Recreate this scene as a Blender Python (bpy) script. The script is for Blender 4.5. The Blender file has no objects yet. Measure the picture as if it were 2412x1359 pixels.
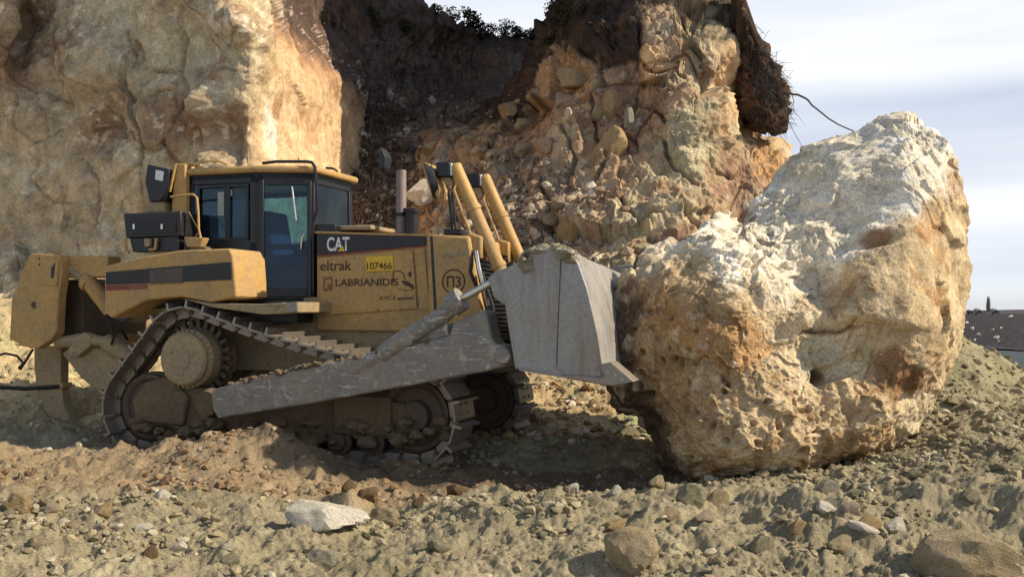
import bpy, bmesh, math, random
import numpy as np
from mathutils import Vector, Matrix, Euler
random.seed(3); np.random.seed(3)
f32 = np.float32
R = math.radians
scn = bpy.context.scene
COL = scn.collection

# ------------------------------------------------------------------ camera, sky, sun, exposure
W, HH, FPX, HZ, EYE = 2412.0, 1359.0, 2400.0, 735.0, 1.65
cd = bpy.data.cameras.new('camera'); cam = bpy.data.objects.new('camera', cd); COL.objects.link(cam)
cam.location = (0, 0, EYE); cam.rotation_euler = (R(90), 0, 0)
cd.sensor_width = 36.0; cd.lens = 36.0 * FPX / W; cd.shift_y = (HZ - HH / 2) / W
cd.clip_start = 0.1; cd.clip_end = 6000
scn.camera = cam

SUN = Vector((0.80, -0.11, 0.60)).normalized()
EL = math.asin(SUN.z); AZ = math.atan2(SUN.x, SUN.y)
sd = bpy.data.lights.new('sun', 'SUN'); sd.energy = 4.5; sd.angle = R(0.53); sd.color = (1.0, 0.87, 0.67)
so = bpy.data.objects.new('sun', sd); COL.objects.link(so)
so.rotation_euler = SUN.to_track_quat('Z', 'Y').to_euler()

wd = bpy.data.worlds.new('World'); scn.world = wd; wd.use_nodes = True
nt = wd.node_tree; nt.nodes.clear()
def wn(t, **k):
    n = nt.nodes.new(t)
    for a, b in k.items(): setattr(n, a, b)
    return n
out = wn('ShaderNodeOutputWorld'); bg = wn('ShaderNodeBackground'); sky = wn('ShaderNodeTexSky')
sky.sky_type = 'NISHITA'; sky.sun_disc = False; sky.sun_elevation = EL; sky.sun_rotation = AZ
sky.altitude = 300; sky.air_density = 1.0; sky.dust_density = 1.0
bg.inputs['Strength'].default_value = 0.097
tc = wn('ShaderNodeTexCoord'); mp = wn('ShaderNodeMapping')
mp.inputs['Scale'].default_value = (0.9, 0.9, 4.0); mp.inputs['Rotation'].default_value = (0.0, R(9), 0.0)
mp.inputs['Location'].default_value = (0.35, 0.1, 0.27)
nz = wn('ShaderNodeTexNoise'); nz.inputs['Scale'].default_value = 1.2; nz.inputs['Detail'].default_value = 5; nz.inputs['Roughness'].default_value = 0.5
rp = wn('ShaderNodeValToRGB'); rp.color_ramp.elements[0].position = 0.40; rp.color_ramp.elements[1].position = 0.54
rp.color_ramp.elements[0].color = (0.25, 0.25, 0.25, 1)
mx = wn('ShaderNodeMix', data_type='RGBA'); mx.inputs['B'].default_value = (8.6, 9.1, 9.9, 1)
nt.links.new(tc.outputs['Generated'], mp.inputs['Vector']); nt.links.new(mp.outputs['Vector'], nz.inputs['Vector'])
nt.links.new(nz.outputs['Fac'], rp.inputs['Fac'])
sep = wn('ShaderNodeSeparateXYZ'); nt.links.new(tc.outputs['Generated'], sep.inputs[0])
hi = wn('ShaderNodeMapRange'); hi.inputs['From Min'].default_value = 0.28; hi.inputs['From Max'].default_value = 0.62
hi.inputs['To Min'].default_value = 1.0; hi.inputs['To Max'].default_value = 0.12; nt.links.new(sep.outputs['Z'], hi.inputs['Value'])
cm = wn('ShaderNodeMath', operation='MULTIPLY'); nt.links.new(rp.outputs['Color'], cm.inputs[0]); nt.links.new(hi.outputs['Result'], cm.inputs[1])
nt.links.new(cm.outputs[0], mx.inputs['Factor'])
mp2 = wn('ShaderNodeMapping'); mp2.inputs['Scale'].default_value = (1.0, 1.0, 9.0); mp2.inputs['Rotation'].default_value = (0.0, R(-4), 0.0); mp2.inputs['Location'].default_value = (2.3, 0.2, 1.08)
nz2 = wn('ShaderNodeTexNoise'); nz2.inputs['Scale'].default_value = 1.1; nz2.inputs['Detail'].default_value = 4; nz2.inputs['Roughness'].default_value = 0.45
rp2 = wn('ShaderNodeValToRGB'); rp2.color_ramp.elements[0].position = 0.36; rp2.color_ramp.elements[1].position = 0.58
rp2.color_ramp.elements[0].color = (5.0, 5.6, 6.7, 1); rp2.color_ramp.elements[1].color = (8.0, 8.2, 8.5, 1)
nt.links.new(tc.outputs['Generated'], mp2.inputs['Vector']); nt.links.new(mp2.outputs['Vector'], nz2.inputs['Vector']); nt.links.new(nz2.outputs['Fac'], rp2.inputs['Fac'])
nt.links.new(rp2.outputs['Color'], mx.inputs['B'])
nt.links.new(sky.outputs['Color'], mx.inputs['A']); nt.links.new(mx.outputs['Result'], bg.inputs['Color'])
nt.links.new(bg.outputs['Background'], out.inputs['Surface'])

scn.view_settings.view_transform = 'Standard'; scn.view_settings.look = 'None'
scn.view_settings.exposure = 0.40; scn.view_settings.gamma = 1.0; scn.view_settings.use_curve_mapping = False

# ------------------------------------------------------------------ numpy noise
_r = np.random.RandomState(11)
TAB = (_r.rand(64 ** 3).astype(f32) * 2 - 1)
VT = _r.rand(6, 64 ** 3).astype(f32)
def vn(P):
    i = np.floor(P).astype(np.int32); f = (P - i).astype(f32); f = f * f * f * (f * (f * 6 - 15) + 10)
    x0 = i[:, 0] & 63; y0 = (i[:, 1] & 63) << 6; z0 = (i[:, 2] & 63) << 12
    x1 = (i[:, 0] + 1) & 63; y1 = ((i[:, 1] + 1) & 63) << 6; z1 = ((i[:, 2] + 1) & 63) << 12
    fx, fy, fz = f[:, 0], f[:, 1], f[:, 2]
    def l(a, b, t): return a + (b - a) * t
    return l(l(l(TAB[x0 + y0 + z0], TAB[x1 + y0 + z0], fx), l(TAB[x0 + y1 + z0], TAB[x1 + y1 + z0], fx), fy),
             l(l(TAB[x0 + y0 + z1], TAB[x1 + y0 + z1], fx), l(TAB[x0 + y1 + z1], TAB[x1 + y1 + z1], fx), fy), fz)
ROT = np.array(Matrix.Rotation(0.7, 3, Vector((1, 2, 3)).normalized())).astype(f32)
def fbm(P, s=1.0, o=4, g=0.5, seed=0.0, ridged=False):
    Q = (P * s + seed * 17.3).astype(f32); a = 1.0; t = 0; tot = 0
    for k in range(o):
        n = vn(Q)
        if ridged: n = 1 - 2 * np.abs(n)
        t = t + a * n; tot += a; a *= g; Q = (Q @ ROT) * 2.03 + 5.1
    return t / tot
def voro(P, s=1.0, seed=0.0, warp=0.0):
    """cell distance F1, F2-F1, and a facet displacement (each cell its own tilted plane)"""
    Q = (P * s + seed * 9.7).astype(f32)
    if warp:
        Q = Q + warp * np.stack([vn(Q * 1.7 + 3), vn(Q * 1.7 + 31), vn(Q * 1.7 + 57)], 1)
    i = np.floor(Q).astype(np.int32); n = len(Q)
    F1 = np.full(n, 9, f32); F2 = np.full(n, 9, f32); best = np.zeros(n, np.int32); BD = np.zeros((n, 3), f32)
    for dx in (-1, 0, 1):
        for dy in (-1, 0, 1):
            for dz in (-1, 0, 1):
                c = i + np.array([dx, dy, dz], np.int32)
                h = (c[:, 0] & 63) + ((c[:, 1] & 63) << 6) + ((c[:, 2] & 63) << 12)
                d = Q - c - np.stack([VT[0][h], VT[1][h], VT[2][h]], 1)
                q = (d * d).sum(1)
                m = q < F1
                F2 = np.where(m, F1, np.minimum(F2, q)); F1 = np.where(m, q, F1)
                best[m] = h[m]; BD[m] = d[m]
    F1 = np.sqrt(F1); F2 = np.sqrt(F2)
    g = np.stack([VT[3][best], VT[4][best], VT[5][best]], 1) * 2 - 1
    return F1, F2 - F1, (g * BD).sum(1), VT[3][best]
def ss(a, b, x):
    t = np.clip((x - a) / (b - a), 0, 1); return t * t * (3 - 2 * t)
def rbf(cp, X, Y, sc=1.0):
    """thin plate spline through cp = [(x, y, value)]"""
    c = np.array(cp, float); p = c[:, :2] / sc; n = len(c)
    def U(r2): return np.where(r2 > 1e-12, r2 * np.log(np.maximum(r2, 1e-12)), 0)
    K = U(((p[:, None] - p[None]) ** 2).sum(2)) + np.eye(n) * 1e-3
    Pm = np.hstack([np.ones((n, 1)), p]); A = np.block([[K, Pm], [Pm.T, np.zeros((3, 3))]])
    w = np.linalg.solve(A, np.hstack([c[:, 2], np.zeros(3)]))
    x = np.ravel(X) / sc; y = np.ravel(Y) / sc; r = w[n] + w[n + 1] * x + w[n + 2] * y
    for k in range(n):
        r = r + w[k] * U((x - p[k, 0]) ** 2 + (y - p[k, 1]) ** 2)
    return r.reshape(np.shape(X))
def blob(X, Y, x, y, sx, sy, rot=0):
    c, s = math.cos(rot), math.sin(rot); dx = X - x; dy = Y - y
    return np.exp(-((dx * c + dy * s) / sx) ** 2 - ((-dx * s + dy * c) / sy) ** 2)
def pt(px, py, d):
    """the point seen at photo pixel (px, py) at distance d in front of the eye"""
    return np.stack([(px - W / 2) / FPX * d, d + 0 * px, EYE + (HZ - py) / FPX * d], -1)
def topx(P):
    return W / 2 + P[:, 0] / P[:, 1] * FPX, HZ - (P[:, 2] - EYE) / P[:, 1] * FPX

# ------------------------------------------------------------------ object helpers
def tag(o, label=None, cat=None, group=None, kind=None):
    if label: o['label'] = label
    if cat: o['category'] = cat
    if group: o['group'] = group
    if kind: o['kind'] = kind
    return o
def link(name, me, mat=None, parent=None, loc=None):
    o = bpy.data.objects.new(name, me); COL.objects.link(o)
    if mat: me.materials.append(mat)
    if parent: o.parent = parent
    if loc is not None: o.location = loc
    return o
def np_mesh(name, V, F, col=None):
    me = bpy.data.meshes.new(name); V = np.ascontiguousarray(V, f32); F = np.ascontiguousarray(F, np.int32); k = F.shape[1]
    me.vertices.add(len(V)); me.vertices.foreach_set('co', V.ravel())
    me.loops.add(F.size); me.loops.foreach_set('vertex_index', F.ravel())
    me.polygons.add(len(F)); me.polygons.foreach_set('loop_start', np.arange(0, F.size, k, dtype=np.int32))
    me.update(calc_edges=True)
    if col is not None:
        a = me.attributes.new('Col', 'FLOAT_COLOR', 'POINT')
        c4 = np.ones((len(V), 4), f32); c4[:, :3] = np.clip(col, 0, 1); a.data.foreach_set('color', c4.ravel())
    return me
def grid_faces(nr, nc, flip=False):
    a = (np.arange(nr - 1)[:, None] * nc + np.arange(nc - 1)[None]).ravel()
    q = np.stack([a, a + 1, a + nc + 1, a + nc], 1)
    return q[:, ::-1] if flip else q
def grid_normals(P):
    du = np.gradient(P, axis=1); dv = np.gradient(P, axis=0)
    n = np.cross(du, dv); n /= np.linalg.norm(n, axis=2, keepdims=True) + 1e-9
    return n
def mixc(a, b, t):
    t = np.asarray(t)[:, None]; return a * (1 - t) + np.array(b) * t

# ------------------------------------------------------------------ materials
def newmat(name):
    m = bpy.data.materials.new(name); m.use_nodes = True; t = m.node_tree
    return m, t, t.nodes['Principled BSDF']
def N(t, typ, **k):
    n = t.nodes.new(typ)
    for a, b in k.items():
        if a in n.inputs.keys(): n.inputs[a].default_value = b
        else: setattr(n, a, b)
    return n
def rampn(t, fac, stops):
    n = t.nodes.new('ShaderNodeValToRGB'); e = n.color_ramp.elements
    while len(e) < len(stops): e.new(0.5)
    for k, (p, c) in enumerate(stops):
        e[k].position = p; e[k].color = (c if len(c) == 4 else (*c, 1)) if not isinstance(c, (int, float)) else (c, c, c, 1)
    t.links.new(fac, n.inputs['Fac']); return n.outputs['Color']
def mixn(t, a, b, fac, mode='MIX'):
    n = t.nodes.new('ShaderNodeMix'); n.data_type = 'RGBA'; n.blend_type = mode
    for s, v in (('A', a), ('B', b), ('Factor', fac)):
        sock = [i for i in n.inputs if i.name == s and i.type == ('VALUE' if s == 'Factor' else 'RGBA')][0]
        if hasattr(v, 'is_output'): t.links.new(v, sock)
        else: sock.default_value = v if s == 'Factor' else (*v, 1)
    return [o for o in n.outputs if o.type == 'RGBA'][0]
def noise(t, scale, detail=4, rough=0.6, vec=None, dist=0.0):
    n = N(t, 'ShaderNodeTexNoise'); n.inputs['Scale'].default_value = scale; n.inputs['Detail'].default_value = detail
    n.inputs['Roughness'].default_value = rough; n.inputs['Distortion'].default_value = dist
    if vec is not None: t.links.new(vec, n.inputs['Vector'])
    return n.outputs['Fac']
def bumpn(t, h, strength, dist, normal=None):
    b = N(t, 'ShaderNodeBump'); b.inputs['Strength'].default_value = strength; b.inputs['Distance'].default_value = dist
    t.links.new(h, b.inputs['Height'])
    if normal is not None: t.links.new(normal, b.inputs['Normal'])
    return b.outputs['Normal']
def mat_earth(name, s1, s2, bump, var=0.35, grit=0.25):
    """rock or soil whose base colour lies in the mesh attribute Col, with grain and fine relief"""
    m, t, p = newmat(name)
    at = N(t, 'ShaderNodeAttribute'); at.attribute_name = 'Col'
    g = N(t, 'ShaderNodeNewGeometry').outputs['Position']
    n1 = noise(t, s1, 6, 0.65, g); n2 = noise(t, s2, 5, 0.7, g)
    c = mixn(t, at.outputs['Color'], rampn(t, n1, [(0.3, 1 - var), (0.5, 1.0), (0.72, 1 + var)]), 1.0, 'MULTIPLY')
    c = mixn(t, c, rampn(t, n2, [(0.34, 1 - grit * 1.3), (0.5, 1.0), (0.68, 1 + grit)]), 1.0, 'MULTIPLY')
    t.links.new(c, p.inputs['Base Color'])
    p.inputs['Roughness'].default_value = 0.95; p.inputs['Specular IOR Level'].default_value = 0.15
    b = bumpn(t, n1, 0.6, bump * 2.0); b = bumpn(t, n2, 0.8, bump, b)
    t.links.new(b, p.inputs['Normal'])
    return m
M_rock = mat_earth('tan_rock', 3.0, 22.0, 0.03)
M_boulder = mat_earth('boulder_rock', 4.0, 38.0, 0.022, 0.28, 0.28)
M_soil = mat_earth('loose_soil', 9.0, 60.0, 0.012, 0.2, 0.3)
M_dark = mat_earth('dark_earth', 5.0, 30.0, 0.03, 0.4, 0.4)
def mat_stone(name, c1, c2):
    m, t, p = newmat(name)
    oi = N(t, 'ShaderNodeObjectInfo'); tcn = N(t, 'ShaderNodeTexCoord').outputs['Object']
    n1 = noise(t, 3.0, 6, 0.65, tcn); n2 = noise(t, 18.0, 5, 0.7, tcn)
    c = rampn(t, n1, [(0.32, c1), (0.68, c2)])
    c = mixn(t, c, rampn(t, n2, [(0.3, 0.72), (0.7, 1.2)]), 1.0, 'MULTIPLY')
    t.links.new(c, p.inputs['Base Color']); p.inputs['Roughness'].default_value = 0.93; p.inputs['Specular IOR Level'].default_value = 0.15
    t.links.new(bumpn(t, n2, 0.7, 0.05, bumpn(t, n1, 0.5, 0.1)), p.inputs['Normal'])
    return m
M_st = {
 'white': mat_stone('white_stone', (0.58, 0.51, 0.38), (0.80, 0.74, 0.62)),
 'tan': mat_stone('tan_stone', (0.31, 0.24, 0.14), (0.46, 0.37, 0.23)),
 'green': mat_stone('grey_green_stone', (0.24, 0.21, 0.13), (0.37, 0.33, 0.22)),
 'ochre': mat_stone('ochre_stone', (0.34, 0.235, 0.115), (0.48, 0.35, 0.19)),
 'pink': mat_stone('pinkish_stone', (0.36, 0.27, 0.19), (0.50, 0.40, 0.29)),
 'brown': mat_stone('brown_stone', (0.16, 0.10, 0.05), (0.27, 0.18, 0.10)),
 'grey': mat_stone('grey_stone', (0.27, 0.24, 0.17), (0.42, 0.38, 0.29)),
}

# ================================================================== THE GROUND
GCP = []
def gp(px, py, d): q = pt(np.float64(px), np.float64(py), np.float64(d)); GCP.append((q[0], q[1], q[2]))
for a in [(-300,1359,6.5),(0,1359,6.5),(600,1359,6.7),(1206,1359,7.1),(1800,1359,7.1),(2412,1359,7.0),(2750,1359,7.0),
          (1000,1195,8.7),(1206,1158,8.9),(1500,1142,9.2),(1700,1142,9.4),(2000,1110,9.8),(2200,1050,10.5),(2412,1020,10.9),(2700,1000,11),
          (1100,1262,7.95),(1500,1240,8.0),(2000,1235,7.9),(2300,1215,7.9),(700,1240,8.2),(300,1240,8.2),(0,1240,8.2),
          (0,1120,9.7),(-300,1120,9.7),(300,1108,9.9),
          (100,955,14),(-200,940,14),(0,890,15.4),(200,880,15.6),
          (1230,890,15.6),(1330,935,14.8),(1430,985,14.2),(1500,1000,14.0),(1200,960,14.2),
          (2275,800,15),(2310,872,14.3),(2360,905,14.4),(2412,925,14.5),(2200,940,12.8),(2300,960,12.3),(2412,960,12.8),(2150,850,14.6),(2600,1000,13)]: gp(*a)
GCP += [(-4,3,-.45),(0,3,-.6),(4,3,-.6),(-3,5,-.25),(0,5,-.5),(3,5,-.5),(.2,9.9,-.2),(1.1,10.2,-.2),(-1.2,9.7,-.06),(2.6,11,-.15),(3.4,11,-.1),(1.9,11.3,-.15),
        (-4.4,12.4,0.0),(-3,11.8,-.04),(-1.5,11.4,-.06),(-.5,11.0,-.06),(-3,13.5,.02),(-1,13,.0),(.6,12.4,-.05),(1.4,12.8,-.02),(-4.5,14.4,.25),(0,15.6,.85),(-3,16,.7),
        (-8,18,1.8),(-3,19,1.6),(2,18,1.6),(6,18,1.2),(9.5,17,-.1),(12,14,.1),(10,20,-.1),(-10,10,.1),(-9,7,0),(9,7,.1)]
def Hbase(x, y):
    z = rbf(GCP, np.clip(x, -10, 11), y, 4.0)
    z = z + .17 * blob(x, y, -3.3, 11.1, 1.0, .38, -.2) + 0.33 * blob(x, y, -2.55, 10.6, 1.0, .42) + .10 * blob(x, y, -4.0, 10.3, .5, .3) - .05 * blob(x, y, -1.0, 10.3, .6, .3)
    far = ss(17, 25, y + np.maximum(0, x - 7) * 1.2)
    return z * (1 - far) + far * 0.0
def Hnoise(P3, near):
    """clods, small slumps and grit; near = 0..1 lets the detail fade with distance"""
    big = fbm(P3, .9, 3, .5, 2) * .13 + fbm(P3, 1.7, 2, .5, 3, True) * .05
    mid = fbm(P3, 2.6, 3, .55, 5) * .065 + (1 - ss(8.0, 9.2, P3[:, 1])) * (fbm(P3, 1.1, 5, .6, 14, True) * .09 + fbm(P3, 5.0, 3, .55, 15, True) * .03)
    F1, E, fc, rn = voro(P3, 4.2, 1, .25)
    clod = np.clip(.62 - F1, 0, 1) * .14 * (rn > .78) + fc * .04
    F1b, Eb, fcb, rb = voro(P3, 11.0, 4, .2)
    sm = np.clip(.6 - F1b, 0, 1) * .045 * (rb > .75) + fcb * .008
    rg = fbm(P3, 6.0, 5, .62, 8) * .040 + fbm(P3, 24., 4, .7, 18) * .022 + np.abs(fbm(P3, 14., 3, .6, 19)) * .03 + np.abs(fbm(P3 * np.array([1, .6, 1], f32), 1.3, 4, .6, 28)) * -.06
    lump = ss(-.25, .35, fbm(P3, .7, 2, .5, 21))
    return big * 1.2 + mid * 1.15 + (clod * (0.15 + lump * 1.0) + sm * (.35 + .65 * lump) + rg) * near
NR = 550
dd = 4.6 * (20.0 / 4.6) ** (np.linspace(0, 1, NR)); dd = np.concatenate([np.linspace(1.5, 4.55, 26), dd, 20 * (4500 / 20.) ** (np.linspace(0.012, 1, 70))])
uu = np.concatenate([np.linspace(-2.2, -.60, 60), np.linspace(-.597, .597, 740), np.linspace(.60, 2.2, 60)]); NC = len(uu)
GY, GX = np.meshgrid(dd, uu, indexing='ij'); GX = GX * GY
x = GX.ravel(); y = GY.ravel()
P3 = np.stack([x, y, 0 * x], 1).astype(f32)
nearm = 1 - ss(15, 24, y)
zb = Hbase(x, y)
hn = Hnoise(P3, nearm)
# quieter where the tracks have rolled the soil flat
roll = np.clip(blob(x, y, -2.0, 11.9, 2.6, .55, -.31) + .55 * blob(x, y, .3, 10.3, 1.3, .45), 0, 1)
z = zb + hn * (1 - .75 * roll) * (0.25 + .75 * nearm)
GZ = z.reshape(GX.shape)
# colours of the soils themselves
n1 = fbm(P3, 1.1, 4, .55, 33); n2 = fbm(P3, 5, 3, .6, 44)
c = np.tile(np.array([.268, .228, .145]), (len(x), 1))
c = mixc(c, (.335, .29, .185), ss(.05, .5, n1 + .4 * n2))
c = mixc(c, (.20, .178, .105), ss(.1, .55, -n1 + .5 * n2) * .7)
br = np.clip(blob(x, y, -3.4, 9.9, 2.3, .95) + blob(x, y, -1.2, 10.1, 1.6, .8) + blob(x, y, -5.5, 10.5, 2, 1.2), 0, 1)
br = ss(.25, .62, br + .25 * n1)
c = mixc(c, (.27, .195, .115), br * .8)
c = mixc(c, (.36, .275, .17), br * ss(.0, .5, n2 + .3 * n1) * .6)
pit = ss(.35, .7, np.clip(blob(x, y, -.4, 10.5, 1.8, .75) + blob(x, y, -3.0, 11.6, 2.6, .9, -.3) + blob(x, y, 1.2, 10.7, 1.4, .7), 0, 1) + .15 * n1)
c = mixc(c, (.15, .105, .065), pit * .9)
yl = ss(12.6, 14, y) * (1 - ss(-2.6, -1.4, x)); c = mixc(c, (.56, .43, .23), yl * (.6 + .4 * ss(-.2, .3, n1)))
c = mixc(c, (.36, .37, .20), yl * ss(.1, .4, n2) * .5)
pile = blob(x, y, .8, 14.8, 1.4, 1.3); c = mixc(c, (.44, .33, .18), ss(.3, .7, pile) * .8); c = mixc(c, (.34, .36, .20), ss(.3, .7, blob(x, y, 1.75, 14.0, .5, .5)) * .7)
rm = ss(11.5, 13.5, y) * ss(3.5, 5, x); c = mixc(c, (.27, .24, .14), rm * .8)
farm = ss(17.5, 21, y) * ss(2, 5, x); c = mixc(c, (.026, .022, .023), farm)
c = mixc(c, (.055, .045, .042), farm * ss(.1, .4, n2) * .7)
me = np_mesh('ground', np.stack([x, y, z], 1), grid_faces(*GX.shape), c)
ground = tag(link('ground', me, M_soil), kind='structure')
from bisect import bisect
def gz(px_, py_):
    """ground height under a world point, read from the sheet"""
    j = min(max(bisect(dd, py_) - 1, 0), len(dd) - 2); tj = (py_ - dd[j]) / (dd[j + 1] - dd[j])
    u = px_ / py_; k = min(max(bisect(uu, u) - 1, 0), NC - 2); tk = (u - uu[k]) / (uu[k + 1] - uu[k])
    a = GZ[j, k] * (1 - tk) + GZ[j, k + 1] * tk; b = GZ[j + 1, k] * (1 - tk) + GZ[j + 1, k + 1] * tk
    return a * (1 - tj) + b * tj
def ghit(px, py, d0=5.0, d1=60.0):
    """where the sight line through a photo pixel first meets the ground"""
    d = d0
    while d < d1:
        X = (px - W / 2) / FPX * d; Z = EYE + (HZ - py) / FPX * d
        if gz(X, d) >= Z: break
        d += .03
    return X, d, gz(X, d)

# ================================================================== CLIFFS
def cracks(px, py, p, lines, wd):
    """0..1 along open joints given as broken lines, a little wavering"""
    wx = px + 7 * fbm(p, 2.5, 3, .6, 201); wy = py + 7 * fbm(p, 2.5, 3, .6, 202); d = np.full(len(px), 1e9)
    for ln in lines:
        for (ax, ay), (bx, by) in zip(ln[:-1], ln[1:]):
            t = np.clip(((wx - ax) * (bx - ax) + (wy - ay) * (by - ay)) / ((bx - ax) ** 2 + (by - ay) ** 2), 0, 1)
            d = np.minimum(d, np.hypot(wx - ax - t * (bx - ax), wy - ay - t * (by - ay)))
    return 1 - ss(wd * .35, wd, d)
CR_LEFT = [[(408, 20), (416, 110), (420, 240), (428, 300)], [(238, 245), (272, 300), (284, 335)], [(25, 210), (30, 300), (70, 330), (112, 325), (128, 298)], [(150, 150), (160, 210), (140, 240), (95, 212)], [(238, 42), (200, 92), (180, 96)],
           [(300, 70), (306, 130), (300, 150)], [(330, 400), (350, 470), (345, 540)], [(60, 420), (110, 470), (180, 480)], [(480, 100), (520, 160), (560, 170)], [(200, 380), (240, 430), (230, 520)], [(500, 420), (530, 470), (590, 480)], [(130, 40), (118, 120)]]
CR_CRAG = [[(1420, 205), (1400, 250), (1408, 330), (1440, 392), (1408, 425)], [(1480, 205), (1490, 250), (1470, 300), (1462, 340), (1440, 392)], [(1540, 262), (1570, 292)], [(1502, 60), (1495, 130), (1540, 180), (1610, 190)], [(1600, 40), (1640, 90), (1700, 100)], [(1560, 330), (1590, 400), (1640, 440)], [(1330, 300), (1360, 380), (1330, 440)],
           [(1660, 330), (1690, 400), (1720, 420)], [(1250, 420), (1300, 470), (1290, 540)], [(1450, 470), (1500, 520), (1560, 520)], [(1600, 480), (1640, 540), (1700, 560)], [(1380, 120), (1410, 160), (1420, 205)]]
def sheet(name, cp, px0, px1, py0, py1, nr, nc, disp, colf, mat, top=None, bottom=None, cap=0, capdz=0.0):
    s = np.linspace(0, 1, nc); t = np.linspace(0, 1, nr)
    S, T = np.meshgrid(s, t)
    PX = px0 + (px1 - px0) * S
    tp = top(PX) if top else py1
    PY = py0 + (tp - py0) * T
    D = rbf(cp, PX, PY, 300.0)
    P = pt(PX, PY, D)
    if cap:   # the ground behind the edge: runs back from the brow
        last = P[-1]; ext = []
        for k in range(1, cap + 1):
            f = k / cap; e = last.copy(); q = f * f * 14
            e[:, 1] += q; e[:, 0] += (last[:, 0] / last[:, 1]) * q * .6; e[:, 2] += capdz * q + .35 * math.sin(min(f * 5, 1.57)) * .6
            ext.append(e)
        P = np.concatenate([P, np.array(ext)], 0)
    n = grid_normals(P); sh = P.shape
    if np.mean(n[..., 1]) > 0: n = -n
    p = P.reshape(-1, 3).astype(f32); nn = n.reshape(-1, 3)
    px, py = topx(p)
    dsp, ex = disp(p, px, py)
    # rock breaks mostly outwards, a little sideways so that edges undercut
    q = p + nn * dsp[:, None]
    q[:, 0] += fbm(p, 2.2, 3, .55, 77) * .08; q[:, 2] += fbm(p, 2.2, 3, .55, 88) * .06
    n2 = grid_normals(q.reshape(sh)).reshape(-1, 3)
    if np.mean(n2[:, 1]) > 0: n2 = -n2
    col = colf(p, px, py, dsp, ex, n2)
    f = grid_faces(sh[0], sh[1]); 
    me = np_mesh(name, q, f, col)
    return tag(link(name, me, mat), kind='structure'), q.reshape(sh)

# ---- left cliff: broad face in shade, then a smooth facet that turns into the sun
LC = [(-700,900,19),(-700,300,22.5),(-700,-400,24),(-250,900,18.3),(-250,650,20.2),(-250,300,21.6),(-250,-100,22.4),(-250,-500,24),
      (0,950,16.4),(0,800,17.8),(0,640,19.8),(20,330,20.8),(60,60,22.0),(60,-300,22.6),(10,60,20.9),
      (150,900,17.0),(150,640,19.2),(180,330,20.1),(170,100,20.4),(170,-300,21),(330,640,18.9),(330,330,19.4),(330,100,19.7),(330,-300,20.4),
      (480,600,18.5),(480,330,18.8),(480,120,18.9),(480,-300,20),(560,330,18.3),(555,120,18.4),(590,20,18.6),(600,-300,19.5),(612,420,18.0),(605,560,17.9),(600,800,17.5),
      (650,300,19.4),(650,140,19.5),(650,40,20.6),(640,-80,22.5),(720,60,24.6),(715,150,22.2),(780,100,26.2),(775,200,24.0),(832,150,27.2),(675,420,19.4),(700,300,21.2),(740,420,21.6),(760,300,23.2),(740,-100,25.5),(700,-300,26),
      (800,420,24.2),(800,600,24.0),(700,620,20.8),(835,240,26.2),(830,-300,29),(860,500,26.3),(860,900,26),(300,900,16.9)]
def disp_left(p, px, py):
    fac = ss(590, 640, px + .12 * (py - 250))          # the fresh facet is smoother
    F1, E, fc, rn = voro(p, .42, 3, .35); F1b, Eb, fcb, rb = voro(p, 1.25, 6, .35)
    d = fc * .28 + (rn - .5) * .10 + fcb * .08 + (rb - .5) * .04 + fbm(p, 11, 3, .6, 16) * .025
    cr = (1 - ss(0, .035, E)) * ss(-.15, .2, fbm(p, .8, 2, .5, 61)) + (1 - ss(0, .05, Eb)) * .35 * ss(.05, .3, fbm(p, 1.1, 2, .5, 62))
    rg = fbm(p, .8, 5, .52, 9) * .38 + fbm(p, 4.0, 5, .6, 12, True) * .05
    d = (d * .8 + rg - cr * .05) * (1 - .72 * fac)
    d = d + fac * fbm(p * np.array([1, 1, .45], f32), 2.2, 4, .55, 15) * .13
    # dents the photo shows: the big scooped hollow at the left and the recesses beside it
    kr = cracks(px, py, p, CR_LEFT, 4.2); d -= kr * .055; cr = np.maximum(cr, kr)
    d -= .45 * blob(px, py, 100, 250, 60, 90) ; d += .35 * blob(px, py, 80, 270, 45, 50)
    d -= .35 * blob(px, py, 255, 270, 22, 85, .35); d -= .30 * blob(px, py, 300, 330, 30, 60, -.5)
    d -= .16 * blob(px, py, 416, 130, 6, 120); d -= .40 * blob(px, py, 45, 90, 22, 120)
    d += .45 * blob(px, py, 5, 60, 24, 80)
    d -= .55 * blob(px, py, 540, 330, 45, 60)
    return d, np.maximum(cr, 0)
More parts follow.
